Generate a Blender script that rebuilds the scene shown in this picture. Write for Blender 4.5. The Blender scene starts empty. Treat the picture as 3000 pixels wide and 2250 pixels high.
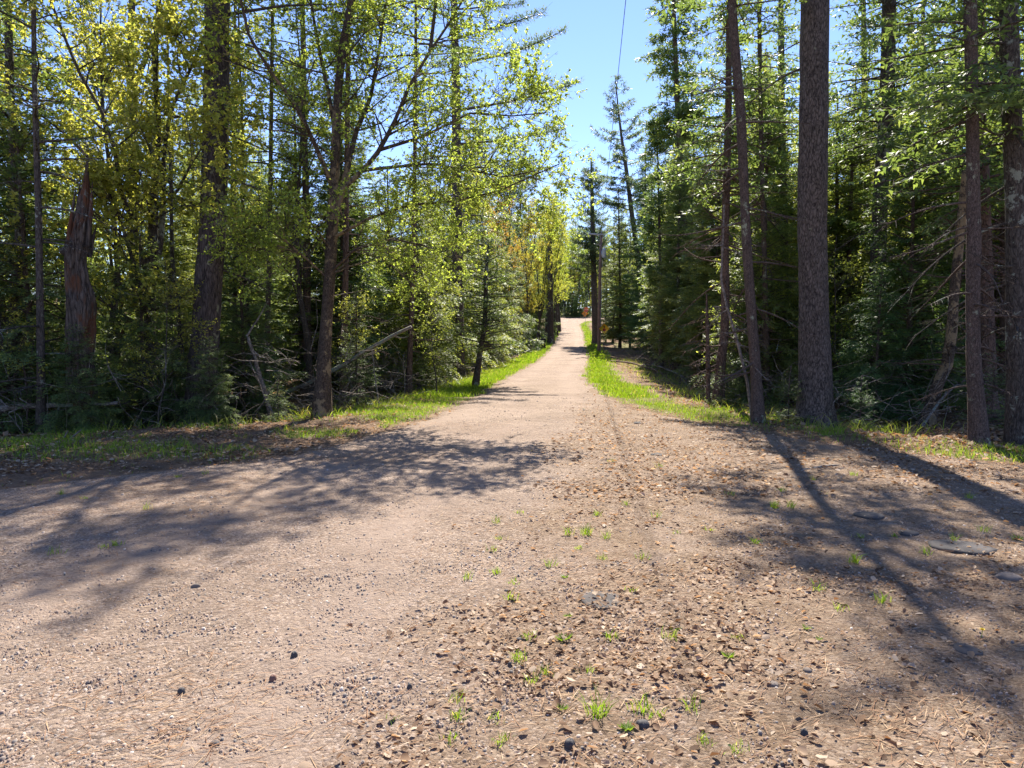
import bpy, math
import numpy as np
from mathutils import Vector

# ------------------------------------------------------------------ camera, sky, sun, exposure
SC = bpy.context.scene
COL = SC.collection
FPX = 2070.0                      # focal length in pixels of the 3000 px wide photograph
CAM_H = 1.65
PITCH = math.atan(143.0 / FPX)
cam_d = bpy.data.cameras.new('camera')
cam_d.sensor_width = 36.0
cam_d.lens = 36.0 * FPX / 3000.0
cam_d.clip_start = 0.05
cam_d.clip_end = 3000.0
cam = bpy.data.objects.new('camera', cam_d)
COL.objects.link(cam)
cam.location = (0, 0, CAM_H)
cam.rotation_euler = (math.pi / 2 - PITCH, 0, 0)
SC.camera = cam

SUN_AZ = math.radians(9.0)       # to the right of the viewing direction
SUN_EL = math.radians(50.0)
world = bpy.data.worlds.new('World')
SC.world = world
world.use_nodes = True
wn = world.node_tree
bg = wn.nodes['Background']
sky = wn.nodes.new('ShaderNodeTexSky')
sky.sky_type = 'NISHITA'
sky.sun_disc = False
sky.sun_elevation = SUN_EL
sky.sun_rotation = SUN_AZ
sky.air_density = 1.0
sky.dust_density = 0.0
sky.ozone_density = 3.0
sky_tone = wn.nodes.new('ShaderNodeMix'); sky_tone.data_type = 'RGBA'; sky_tone.blend_type = 'MULTIPLY'
sky_tone.inputs[0].default_value = 1.0
sky_tone.inputs[7].default_value = (0.80, 0.785, 0.98, 1)
wn.links.new(sky.outputs[0], sky_tone.inputs[6])
wn.links.new(sky_tone.outputs[2], bg.inputs['Color'])
bg.inputs['Strength'].default_value = 0.090

sun_d = bpy.data.lights.new('sun', 'SUN')
sun_d.energy = 5.0
sun_d.angle = math.radians(0.53)
sun_d.color = (1.0, 0.935, 0.83)
sun = bpy.data.objects.new('sun', sun_d)
COL.objects.link(sun)
sdir = Vector((math.sin(SUN_AZ) * math.cos(SUN_EL), math.cos(SUN_AZ) * math.cos(SUN_EL), math.sin(SUN_EL)))
sun.rotation_euler = sdir.to_track_quat('Z', 'Y').to_euler()
sun.location = (20, 60, 80)

SC.view_settings.view_transform = 'Standard'
SC.view_settings.look = 'None'
SC.view_settings.gamma = 1.0
SC.view_settings.use_curve_mapping = False
SC.view_settings.exposure = 1.55
SC.render.engine = 'CYCLES'
cy = SC.cycles
cy.max_bounces = 7
cy.diffuse_bounces = 4
cy.glossy_bounces = 2
cy.transmission_bounces = 5
cy.transparent_max_bounces = 4
cy.caustics_reflective = False
cy.caustics_refractive = False
cy.use_denoising = True
cy.sample_clamp_indirect = 6.0

# ------------------------------------------------------------------ helpers
RNG = np.random.default_rng(7)
TRIS = {}


def ray(px, py):
    u = (px - 1500.0) / FPX
    v = -(py - 1125.0) / FPX
    c, s = math.cos(PITCH), math.sin(PITCH)
    return np.array([u, c + v * s, -s + v * c])


def at_y(px, py, Y):
    r = ray(px, py)
    return np.array([0, 0, CAM_H]) + r * (Y / r[1])


_lat = {}


def vnoise(x, y, seed=0):
    """smooth value noise in 0..1"""
    if seed not in _lat:
        _lat[seed] = np.random.default_rng(1000 + seed).random((256, 256))
    L = _lat[seed]
    x = np.asarray(x, float); y = np.asarray(y, float)
    xi = np.floor(x).astype(int); yi = np.floor(y).astype(int)
    fx = x - xi; fy = y - yi
    fx = fx * fx * (3 - 2 * fx); fy = fy * fy * (3 - 2 * fy)
    a = L[xi % 256, yi % 256]; b = L[(xi + 1) % 256, yi % 256]
    c = L[xi % 256, (yi + 1) % 256]; d = L[(xi + 1) % 256, (yi + 1) % 256]
    return (a * (1 - fx) + b * fx) * (1 - fy) + (c * (1 - fx) + d * fx) * fy


def fbm(x, y, seed=0, o=3):
    r = 0; a = 0.5
    for i in range(o):
        r = r + a * vnoise(np.asarray(x) * 2 ** i, np.asarray(y) * 2 ** i, seed + i)
        a *= 0.5
    return r / (1 - 0.5 ** o)


def smooth(a, b, x):
    t = np.clip((np.asarray(x, float) - a) / (b - a), 0, 1)
    return t * t * (3 - 2 * t)


_py = np.arange(-60, 420, 0.5)
_pz = np.interp(_py, [-60, 0, 10, 24, 34, 50, 62, 74, 100, 131, 150, 170, 230, 420],
                [0.0, 0, -0.02, -0.18, -0.26, -0.1, 0.25, 0.65, 1.85, 3.6, 5.3, 6.2, 9, 16])
_k = np.exp(-0.5 * (np.arange(-16, 17) / 7.0) ** 2); _k /= _k.sum()
_pz = np.convolve(np.pad(_pz, 16, mode='edge'), _k, mode='valid')


def prof(Y):
    return np.interp(Y, _py, _pz)


def road_l(Y):
    return np.interp(Y, [-8, 1, 3, 4, 6, 7.5, 9.6, 11.5, 13.9, 16.5, 20, 25, 33, 49, 61, 72, 100, 131, 139, 144, 150],
                     [-20, -16, -13, -11.5, -8.0, -5.6, -3.5, -2.6, -1.95, -1.6, -1.15, -0.75, -0.2, 1.75, 3.0, 4.0, 6.6, 8.8, 8.0, 3, -14])


def road_r(Y):
    return np.interp(Y, [-8, 2, 6, 8, 10, 11.5, 13, 15, 20, 25, 33, 49, 61, 72, 100, 131, 139, 144, 150],
                     [16, 14, 9.5, 7.4, 5.9, 4.8, 4.1, 3.4, 2.85, 2.95, 3.45, 5.45, 6.6, 7.55, 10.2, 12.6, 14.5, 21, 44])


def forest_l(Y):
    return np.interp(Y, [0, 8, 12, 14, 16, 19, 27, 49, 70, 100, 131, 142, 143],
                     [-40, -14, -8.7, -4.8, -3.8, -3.2, -2.3, 0.3, 2.7, 5.5, 8.0, 7.0, -30])


def forest_r(Y):
    return np.interp(Y, [0, 8, 11, 13.5, 19, 30, 44, 60, 80, 100, 131, 143, 144],
                     [14, 9.5, 7.2, 5.7, 5.2, 6.0, 7.2, 8.9, 9.9, 11.8, 14.6, 25, 40])


def gz(X, Y):
    X = np.asarray(X, float); Y = np.asarray(Y, float)
    fl, fr = forest_l(Y), forest_r(Y)
    inside = np.maximum(fl - X, X - fr)
    f = smooth(-0.6, 3.0, inside)
    off = smooth(0.0, 1.0, np.maximum(road_l(Y) - X, X - road_r(Y)))
    z = prof(Y) - 0.12 * smooth(-0.8, 0.7, inside) + f * (fbm(X * 0.35, Y * 0.35, 3) - 0.45) * 0.55
    z = z + off * (fbm(X * 1.7, Y * 1.7, 9) - 0.5) * 0.09
    z = z + (fbm(X * 0.5, Y * 0.5, 21) - 0.5) * 0.07 * smooth(60, 20, Y)
    return z + smooth(30, 130, np.abs(X - 4)) * (np.abs(X - 4) - 30) * 0.03 * (np.abs(X - 4) > 30)


def ground_at(px, py):
    r = ray(px, py)
    o = np.array([0, 0, CAM_H])
    t = 0.5
    for _ in range(4000):
        p = o + r * t
        if p[2] <= float(gz(p[0], p[1])):
            break
        t += 0.02 + t * 0.002
    p[2] = float(gz(p[0], p[1]))
    return p


class MB:
    """collects vertices and faces, links them as one mesh object"""
    def __init__(self):
        self.v = []; self.f = {}; self.n = 0; self.t = []; self.m = []

    def add(self, verts, faces, tint=None, mat=0):
        verts = np.asarray(verts, float).reshape(-1, 3)
        faces = np.asarray(faces, int)
        self.v.append(verts)
        self.f.setdefault(faces.shape[1], []).append((faces + self.n, mat))
        if tint is None:
            tint = np.full(len(verts), 0.5)
        self.t.append(np.broadcast_to(np.asarray(tint, float), (len(verts),)))
        self.n += len(verts)
        return self

    def mesh(self, name, mats, smooth_=False):
        me = bpy.data.meshes.new(name)
        V = np.concatenate(self.v)
        loops = []; tot = []; mi = []
        for k, fs in self.f.items():
            for f, m in fs:
                loops.append(f.ravel()); tot.append(np.full(len(f), k)); mi.append(np.full(len(f), m))
        loops = np.concatenate(loops); tot = np.concatenate(tot); mi = np.concatenate(mi)
        start = np.concatenate([[0], np.cumsum(tot)[:-1]])
        me.vertices.add(len(V)); me.loops.add(len(loops)); me.polygons.add(len(tot))
        me.vertices.foreach_set('co', V.astype(np.float32).ravel())
        me.loops.foreach_set('vertex_index', loops.astype(np.int32))
        me.polygons.foreach_set('loop_start', start.astype(np.int32))
        me.polygons.foreach_set('material_index', mi.astype(np.int32))
        if smooth_:
            me.polygons.foreach_set('use_smooth', np.ones(len(tot), bool))
        a = me.attributes.new('tint', 'FLOAT', 'POINT')
        a.data.foreach_set('value', np.concatenate(self.t).astype(np.float32))
        me.update(calc_edges=True)
        for m in (mats if isinstance(mats, (list, tuple)) else [mats]):
            me.materials.append(m)
        TRIS[name] = TRIS.get(name, 0) + int((tot - 2).sum())
        return me

    def build(self, name, mats, parent=None, smooth_=False):
        return link(name, self.mesh(name, mats, smooth_), parent)


def link(name, me, parent=None):
    o = bpy.data.objects.new(name, me)
    COL.objects.link(o)
    if parent is not None:
        o.parent = parent
    return o


def tag(o, label=None, cat=None, group=None, kind=None):
    if label: o['label'] = label
    if cat: o['category'] = cat
    if group: o['group'] = group
    if kind: o['kind'] = kind
    return o


def empty(name, loc, label=None, cat=None, group=None):
    o = bpy.data.objects.new(name, None)
    COL.objects.link(o)
    o.location = loc
    o.empty_display_size = 0.2
    return tag(o, label, cat, group)


def norm(a):
    return a / np.maximum(np.linalg.norm(a, axis=-1, keepdims=True), 1e-9)


def resample(pts, n):
    pts = np.asarray(pts, float)
    d = np.concatenate([[0], np.cumsum(np.linalg.norm(np.diff(pts, axis=0), axis=1))])
    s = np.linspace(0, d[-1], n)
    return np.stack([np.interp(s, d, pts[:, i]) for i in range(3)], 1)


def tubes(mb, P, R, k=5, tint=0.5, mat=0, rough=None):
    """P (N,n,3) polylines, R (N,n) radii"""
    P = np.asarray(P, float)
    if P.ndim == 2:
        P = P[None]; R = np.asarray(R, float)[None]
    N, n, _ = P.shape
    T = norm(np.gradient(P, axis=1))
    ref = np.where(np.abs(T[..., 2:3]) > 0.9, np.array([1.0, 0, 0]), np.array([0, 0, 1.0]))
    ref = np.broadcast_to(ref[:, :1], T.shape)
    A = norm(np.cross(T, ref)); B = np.cross(T, A)
    ang = np.arange(k) * 2 * np.pi / k
    rr = R[..., None] * np.ones(k)
    if rough is not None:
        rr = rr * rough(P, ang)
    V = P[:, :, None, :] + rr[..., None] * (np.cos(ang)[None, None, :, None] * A[:, :, None, :] + np.sin(ang)[None, None, :, None] * B[:, :, None, :])
    i = np.arange(n - 1)[:, None] * k; j = np.arange(k)[None]
    q = np.stack([i + j, i + (j + 1) % k, i + k + (j + 1) % k, i + k + j], -1).reshape(-1, 4)
    F = (q[None] + (np.arange(N) * n * k)[:, None, None]).reshape(-1, 4)
    t = np.broadcast_to(np.asarray(tint, float).reshape(-1, 1), (N, n * k)).ravel() if np.ndim(tint) else tint
    mb.add(V.reshape(-1, 3), F, t, mat)
    # end caps
    if k >= 5:
        cap = (np.arange(k)[None] + (np.arange(N) * n * k)[:, None] + (n - 1) * k)
        mb.f.setdefault(k, []).append((cap + mb.n - N * n * k, mat))
    return mb


def blades(mb, base, dirn, side, L, W, tint, mat=0, fold=0.0):
    """rhombic blades: 4 vertices, one quad each"""
    base = np.asarray(base); L = np.asarray(L)[:, None]; W = np.asarray(W)[:, None]
    nrm = np.cross(dirn, side)
    mid = base + dirn * L * 0.45
    v = np.stack([base, mid + side * W * 0.5 + nrm * fold * W, base + dirn * L, mid - side * W * 0.5 + nrm * fold * W], 1)
    n = len(base)
    F = np.arange(n * 4).reshape(n, 4)
    mb.add(v.reshape(-1, 3), F, np.repeat(tint, 4), mat)


def leaves(mb, base, dirn, side, L, W, tint, mat=0):
    """leaves of two quads folded along the midrib with a drooping tip"""
    L = np.asarray(L)[:, None]; W = np.asarray(W)[:, None]
    nrm = np.cross(dirn, side)
    m1 = base + dirn * L * 0.5 + nrm * 0.05 * L
    tip = base + dirn * L * 0.97 - nrm * 0.16 * L
    l = base + dirn * L * 0.42 + side * W * 0.5 - nrm * W * 0.16
    r = base + dirn * L * 0.42 - side * W * 0.5 - nrm * W * 0.16
    v = np.stack([base, l, tip, m1, r], 1)
    n = len(base)
    o = np.arange(n)[:, None] * 5
    F = np.concatenate([o + np.array([[0, 1, 2, 3]]), o + np.array([[0, 3, 2, 4]])])
    mb.add(v.reshape(-1, 3), F, np.repeat(tint, 5), mat)


def spikes(mb, base, dirn, side, L, W, tint, mat=0):
    """needle tufts: one long triangle each"""
    L = np.asarray(L)[:, None]; W = np.asarray(W)[:, None]
    v = np.stack([base + dirn * L * .15 - side * W * .62, base + dirn * L * .35 + side * W * .62, base + dirn * L], 1)
    mb.add(v.reshape(-1, 3), np.arange(len(base) * 3).reshape(-1, 3), np.repeat(tint, 3), mat)


# ------------------------------------------------------------------ materials
def mat(name):
    m = bpy.data.materials.new(name)
    m.use_nodes = True
    nt = m.node_tree
    return m, nt, nt.nodes['Principled BSDF'], nt.nodes['Material Output']


def N(nt, typ, **kw):
    n = nt.nodes.new(typ)
    for k, v in kw.items():
        if k.startswith('i_'):
            key = k[2:].replace('_', ' ')
            n.inputs[key].default_value = v
        else:
            setattr(n, k, v)
    return n


def ramp(nt, fac, stops, interp='LINEAR'):
    r = nt.nodes.new('ShaderNodeValToRGB')
    r.color_ramp.interpolation = interp
    e = r.color_ramp.elements
    e[0].position = stops[0][0]; e[0].color = (*stops[0][1], 1)
    e[1].position = stops[1][0]; e[1].color = (*stops[1][1], 1)
    for p, c in stops[2:]:
        x = e.new(p); x.color = (*c, 1)
    nt.links.new(fac, r.inputs[0])
    return r.outputs[0]


def mix(nt, fac, a, b, mode='MIX'):
    m = nt.nodes.new('ShaderNodeMix')
    m.data_type = 'RGBA'; m.blend_type = mode
    for sock, v in ((m.inputs[0], fac), (m.inputs[6], a), (m.inputs[7], b)):
        if isinstance(v, bpy.types.NodeSocket): nt.links.new(v, sock)
        elif isinstance(v, tuple): sock.default_value = (*v, 1)
        else: sock.default_value = v
    return m.outputs[2]


def mth(nt, op, a, b=None, clamp=False):
    m = nt.nodes.new('ShaderNodeMath'); m.operation = op; m.use_clamp = clamp
    for i, v in enumerate((a, b)):
        if v is None: continue
        if isinstance(v, bpy.types.NodeSocket): nt.links.new(v, m.inputs[i])
        else: m.inputs[i].default_value = v
    return m.outputs[0]


def coords(nt, scale=(1, 1, 1)):
    t = nt.nodes.new('ShaderNodeTexCoord')
    mp = nt.nodes.new('ShaderNodeMapping')
    mp.inputs['Scale'].default_value = scale
    nt.links.new(t.outputs['Object'], mp.inputs[0])
    return mp.outputs[0]


def noise(nt, vec, scale, detail=4, rough=0.55):
    n = nt.nodes.new('ShaderNodeTexNoise')
    n.inputs['Scale'].default_value = scale; n.inputs['Detail'].default_value = detail
    n.inputs['Roughness'].default_value = rough
    nt.links.new(vec, n.inputs['Vector'])
    return n.outputs['Fac']


def attr(nt, name):
    a = nt.nodes.new('ShaderNodeAttribute'); a.attribute_name = name
    return a


def bump(nt, h, strength, dist, bsdf):
    b = nt.nodes.new('ShaderNodeBump')
    b.inputs['Strength'].default_value = strength; b.inputs['Distance'].default_value = dist
    nt.links.new(h, b.inputs['Height'])
    nt.links.new(b.outputs[0], bsdf.inputs['Normal'])
    return b


def leaf_mat(name, stops, trans=0.5, tcol=(1.35, 1.25, 0.6), rough=0.45, spec=0.35):
    """leaf or needle: reflects stops(tint), lets tinted light through; the object colour multiplies"""
    m, nt, b, out = mat(name)
    t = attr(nt, 'tint')
    c = ramp(nt, t.outputs['Fac'], stops)
    oi = nt.nodes.new('ShaderNodeObjectInfo')
    c = mix(nt, 1.0, c, oi.outputs['Color'], 'MULTIPLY')
    nt.links.new(c, b.inputs['Base Color'])
    b.inputs['Roughness'].default_value = rough
    b.inputs['Specular IOR Level'].default_value = spec
    tr = nt.nodes.new('ShaderNodeBsdfTranslucent')
    tc = mix(nt, 1.0, c, tcol, 'MULTIPLY')
    nt.links.new(tc, tr.inputs['Color'])
    ms = nt.nodes.new('ShaderNodeMixShader'); ms.inputs[0].default_value = trans
    nt.links.new(b.outputs[0], ms.inputs[1]); nt.links.new(tr.outputs[0], ms.inputs[2])
    nt.links.new(ms.outputs[0], out.inputs['Surface'])
    return m


M = {}
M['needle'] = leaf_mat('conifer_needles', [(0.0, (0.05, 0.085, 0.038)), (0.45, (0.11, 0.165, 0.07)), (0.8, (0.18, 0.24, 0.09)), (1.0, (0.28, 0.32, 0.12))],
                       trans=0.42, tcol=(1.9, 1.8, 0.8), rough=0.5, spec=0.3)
M['pine_needle'] = leaf_mat('pine_needles', [(0.0, (0.06, 0.09, 0.05)), (0.5, (0.11, 0.16, 0.09)), (1.0, (0.19, 0.23, 0.13))],
                            trans=0.35, tcol=(1.7, 1.7, 1.0), rough=0.5, spec=0.35)
M['leaf'] = leaf_mat('spring_leaves', [(0.0, (0.22, 0.29, 0.07)), (0.5, (0.35, 0.42, 0.10)), (0.85, (0.47, 0.50, 0.14)), (1.0, (0.52, 0.43, 0.17))],
                     trans=0.62, tcol=(1.6, 1.5, 0.9), rough=0.5, spec=0.3)
M['grass'] = leaf_mat('grass_blades', [(0.0, (0.12, 0.20, 0.02)), (0.5, (0.20, 0.31, 0.03)), (0.85, (0.28, 0.37, 0.05)), (1.0, (0.42, 0.36, 0.16))],
                      trans=0.5, tcol=(1.4, 1.4, 0.5), rough=0.5, spec=0.25)
M['litter'] = leaf_mat('dead_leaves', [(0.0, (0.08, 0.048, 0.03)), (0.3, (0.20, 0.125, 0.075)), (0.75, (0.33, 0.235, 0.155)), (1.0, (0.50, 0.41, 0.31))],
                       trans=0.35, tcol=(1.5, 1.15, 0.8), rough=0.7, spec=0.2)
M['straw'] = leaf_mat('dead_needles_and_straw', [(0.0, (0.13, 0.06, 0.03)), (0.6, (0.26, 0.14, 0.07)), (1.0, (0.42, 0.30, 0.18))],
                      trans=0.1, tcol=(1.1, 0.9, 0.7), rough=0.7, spec=0.2)


def bark_mat(name, dark, light, lichen=None, lich_amt=0.62, zs=0.18, sc=26, bs=0.9, orange=None):
    m, nt, b, out = mat(name)
    v = coords(nt, (1, 1, zs))
    n1 = noise(nt, v, sc, 5, 0.65)
    v2 = coords(nt, (1, 1, 0.35))
    vo = nt.nodes.new('ShaderNodeTexVoronoi'); vo.inputs['Scale'].default_value = sc * 1.1
    vo.feature = 'DISTANCE_TO_EDGE'
    wn_ = nt.nodes.new('ShaderNodeTexNoise'); wn_.inputs['Scale'].default_value = sc * .45; wn_.inputs['Detail'].default_value = 4
    nt.links.new(v, wn_.inputs['Vector'])
    wv = nt.nodes.new('ShaderNodeVectorMath'); wv.operation = 'MULTIPLY_ADD'
    nt.links.new(wn_.outputs['Color'], wv.inputs[0]); wv.inputs[1].default_value = (.12, .12, .12); nt.links.new(v, wv.inputs[2])
    nt.links.new(wv.outputs[0], vo.inputs['Vector'])
    fine = noise(nt, coords(nt, (1, 1, .6)), 95, 3, .7)
    h = mth(nt, 'ADD', mth(nt, 'ADD', mth(nt, 'MULTIPLY', n1, 0.55), mth(nt, 'MULTIPLY', fine, 0.3)), mth(nt, 'MULTIPLY', vo.outputs['Distance'], 0.7))
    c = ramp(nt, h, [(0.36, tuple(x * .7 for x in dark)), (0.64, tuple(x * 1.2 for x in light))])
    big = noise(nt, coords(nt), 2.2, 4)
    c = mix(nt, mth(nt, 'MULTIPLY', big, 0.5), c, tuple(x * 0.6 for x in dark), 'MIX')
    if orange:
        om = ramp(nt, noise(nt, coords(nt, (1, 1, 0.4)), 3.1, 4, 0.6), [(0.52, (0, 0, 0)), (0.60, (1, 1, 1))])
        c = mix(nt, om, c, mix(nt, n1, tuple(x * 0.45 for x in orange), orange))
    if lichen:
        ln = noise(nt, coords(nt, (1, 1, 0.8)), 7, 6, 0.7)
        pn = noise(nt, coords(nt, (1, 1, 0.5)), 1.1, 2)
        lf = ramp(nt, mth(nt, 'ADD', mth(nt, 'MULTIPLY', ln, 0.62), mth(nt, 'MULTIPLY', pn, 0.5)), [(lich_amt, (0, 0, 0)), (lich_amt + 0.03, (1, 1, 1))])
        c = mix(nt, lf, c, mix(nt, n1, tuple(x * 0.6 for x in lichen), lichen))
    nt.links.new(c, b.inputs['Base Color'])
    b.inputs['Roughness'].default_value = 0.9
    b.inputs['Specular IOR Level'].default_value = 0.2
    bump(nt, h, bs, 0.035, b)
    return m


M['bark_pine'] = bark_mat('pine_bark', (0.03, 0.023, 0.02), (0.17, 0.137, 0.12), (0.26, 0.25, 0.18), 0.69, zs=0.38, sc=22, bs=1.0)
M['bark_pine_lichen'] = bark_mat('lichened_pine_bark', (0.03, 0.023, 0.021), (0.12, 0.095, 0.085), (0.27, 0.26, 0.17), 0.625, zs=0.2, sc=22, bs=1.0)
M['bark_spruce'] = bark_mat('spruce_bark', (0.05, 0.036, 0.03), (0.17, 0.125, 0.105), (0.35, 0.37, 0.27), 0.63, zs=0.4, sc=40)
M['bark_beech'] = bark_mat('mottled_bark', (0.035, 0.026, 0.02), (0.13, 0.095, 0.07), (0.30, 0.22, 0.13), 0.585, zs=0.5, sc=30)
M['bark_maple'] = bark_mat('maple_bark', (0.035, 0.028, 0.024), (0.12, 0.10, 0.085), (0.3, 0.32, 0.26), 0.62, zs=0.3)
M['bark_snag'] = bark_mat('rotten_wood', (0.035, 0.027, 0.022), (0.15, 0.118, 0.098), (0.22, 0.21, 0.18), 0.64, zs=0.1, sc=20, orange=(0.17, 0.075, 0.04), bs=1.0)
M['bark_red'] = bark_mat('reddish_bark', (0.06, 0.04, 0.032), (0.19, 0.125, 0.10), None, zs=0.3)
M['dead_wood'] = bark_mat('weathered_dead_wood', (0.08, 0.068, 0.06), (0.25, 0.22, 0.19), (0.20, 0.24, 0.20), 0.6, zs=1.0, sc=14, bs=0.4)
M['dead_twig'] = bark_mat('dead_twigs', (0.10, 0.08, 0.065), (0.26, 0.22, 0.19), None, zs=1.0, sc=10, bs=0.2)
M['pole'] = bark_mat('treated_pole_wood', (0.14, 0.08, 0.06), (0.34, 0.22, 0.17), None, zs=0.05, sc=30, bs=0.3)


def simple(name, col, rough=0.5, metal=0.0, var=0.15, scale=20, bmp=0.0):
    m, nt, b, out = mat(name)
    n1 = noise(nt, coords(nt), scale, 4)
    c = ramp(nt, n1, [(0.3, tuple(x * (1 - var) for x in col)), (0.7, tuple(min(1, x * (1 + var)) for x in col))])
    nt.links.new(c, b.inputs['Base Color'])
    b.inputs['Roughness'].default_value = rough
    b.inputs['Metallic'].default_value = metal
    if bmp: bump(nt, n1, bmp, 0.01, b)
    return m


M['yellow'] = simple('yellow_sign_face', (0.82, 0.46, 0.03), 0.5)
M['orange'] = simple('orange_sign_face', (0.75, 0.28, 0.04), 0.5)
M['red'] = simple('red_sign_face', (0.74, 0.13, 0.05), 0.5)
M['dkred'] = simple('dark_red_print', (0.42, 0.04, 0.03), 0.5)
M['black'] = simple('black_print', (0.02, 0.02, 0.02), 0.6)
M['white'] = simple('white_print', (0.78, 0.78, 0.78), 0.5)
M['steel'] = simple('galvanised_steel', (0.42, 0.43, 0.45), 0.45, 0.6)
M['grey_paint'] = simple('grey_painted_metal', (0.48, 0.50, 0.53), 0.4, 0.1)
M['plastic'] = simple('black_plastic', (0.025, 0.025, 0.028), 0.45)
M['porcelain'] = simple('brown_porcelain', (0.35, 0.32, 0.30), 0.2)
M['crossarm'] = simple('grey_weathered_crossarm', (0.45, 0.42, 0.40), 0.8)
M['wire'] = simple('dull_wire', (0.12, 0.12, 0.13), 0.6)
M['slab'] = simple('flat_grey_stone', (0.06, 0.052, 0.048), 0.95, 0, 0.3, 9, 0.6)
M['slab_pale'] = simple('pale_stone', (0.15, 0.12, 0.10), 0.95, 0, 0.2, 9, 0.5)
M['dark_stone'] = simple('dark_stone', (0.05, 0.045, 0.045), 0.8, 0, 0.3, 30, 0.5)
M['red_stone'] = simple('reddish_stone', (0.15, 0.08, 0.06), 0.85, 0, 0.3, 30, 0.5)
M['petal'] = simple('yellow_petals', (0.85, 0.62, 0.02), 0.6)
M['moss'] = simple('moss', (0.13, 0.17, 0.03), 0.95, 0, 0.5, 14, 1.0)


def ground_mat(name, is_road):
    m, nt, b, out = mat(name)
    tc = nt.nodes.new('ShaderNodeTexCoord').outputs['Object']
    li = attr(nt, 'litter').outputs['Fac']
    gr = attr(nt, 'green').outputs['Fac']
    vo = nt.nodes.new('ShaderNodeTexVoronoi'); vo.inputs['Scale'].default_value = 75
    nt.links.new(tc, vo.inputs['Vector'])
    vo2 = nt.nodes.new('ShaderNodeTexVoronoi'); vo2.inputs['Scale'].default_value = 32
    nt.links.new(tc, vo2.inputs['Vector'])
    sep = nt.nodes.new('ShaderNodeSeparateColor'); nt.links.new(vo.outputs['Color'], sep.inputs[0])
    sep2 = nt.nodes.new('ShaderNodeSeparateColor'); nt.links.new(vo2.outputs['Color'], sep2.inputs[0])
    n1 = noise(nt, tc, 0.9, 4); n2 = noise(nt, tc, 6, 6, 0.7); n3 = noise(nt, tc, 240, 3, 0.7)
    peb = ramp(nt, sep.outputs[0], [(0.0, (0.05, 0.038, 0.032)), (0.2, (0.17, 0.12, 0.092)), (0.5, (0.305, 0.223, 0.160)), (0.8, (0.40, 0.302, 0.222)), (1.0, (0.58, 0.48, 0.41))])
    peb2 = ramp(nt, sep2.outputs[0], [(0.0, (0.13, 0.10, 0.085)), (0.3, (0.26, 0.187, 0.145)), (1.0, (0.40, 0.30, 0.24))])
    grav = mix(nt, 0.35, peb, peb2)
    sand = mix(nt, n2, (0.245, 0.178, 0.125), (0.345, 0.262, 0.192))
    grav = mix(nt, ramp(nt, n1, [(0.38, (0.05,) * 3), (0.62, (0.28,) * 3)]), grav, sand)
    grav = mix(nt, 1.0, grav, ramp(nt, n2, [(0.2, (0.78,) * 3), (0.8, (1.12,) * 3)]), 'MULTIPLY')
    if is_road:
        trk = attr(nt, 'track').outputs['Fac']
        grav = mix(nt, mth(nt, 'MULTIPLY', trk, 0.75), grav, mix(nt, n2, (0.26, 0.19, 0.145), (0.36, 0.275, 0.215)))
        dirt = ramp(nt, noise(nt, tc, 0.55, 5, 0.6), [(0.45, (0, 0, 0)), (0.7, (0.55,) * 3)])
        grav = mix(nt, dirt, grav, mix(nt, n2, (0.12, 0.085, 0.06), (0.23, 0.165, 0.12)))
    brown = ramp(nt, mth(nt, 'ADD', mth(nt, 'MULTIPLY', n2, 0.7), mth(nt, 'MULTIPLY', sep.outputs[0], 0.35)),
                 [(0.2, (0.09, 0.056, 0.034)), (0.5, (0.20, 0.135, 0.085)), (0.8, (0.31, 0.23, 0.155))])
    if is_road:
        base = mix(nt, mth(nt, 'MULTIPLY', li, ramp(nt, noise(nt, tc, 2.6, 5, 0.6), [(0.3, (0.25,) * 3), (0.6, (1.0,) * 3)])), grav, brown)
    else:
        base = mix(nt, 0.12, brown, grav)
        duff = ramp(nt, noise(nt, tc, 1.3, 5, 0.6), [(0.35, (0.09, 0.055, 0.035)), (0.55, (0.20, 0.115, 0.065)), (0.75, (0.30, 0.19, 0.11))])
        base = mix(nt, mth(nt, 'MULTIPLY', li, 0.8), base, duff)
    moss = mix(nt, n2, (0.05, 0.085, 0.015), (0.16, 0.20, 0.04))
    gm = mth(nt, 'MULTIPLY', gr, ramp(nt, noise(nt, tc, 3.3, 5, 0.65), [(0.35, (0.1,) * 3), (0.6, (1,) * 3)]))
    base = mix(nt, gm, base, moss)
    nt.links.new(base, b.inputs['Base Color'])
    b.inputs['Roughness'].default_value = 0.95
    b.inputs['Specular IOR Level'].default_value = 0.15
    h = mth(nt, 'ADD', mth(nt, 'MULTIPLY', vo.outputs['Distance'], mth(nt, 'MULTIPLY', ramp(nt, noise(nt, tc, 3.7, 4, .6), [(.35, (.2,) * 3), (.65, (1,) * 3)]), -1.0)), mth(nt, 'ADD', mth(nt, 'MULTIPLY', n3, 0.9), mth(nt, 'MULTIPLY', n2, 2.0)))
    h = mth(nt, 'ADD', h, mth(nt, 'MULTIPLY', vo2.outputs['Distance'], -0.7))
    bump(nt, h, 0.8, 0.02, b)
    return m


M['ground'] = ground_mat('forest_floor', False)
M['road'] = ground_mat('gravel', True)


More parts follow.
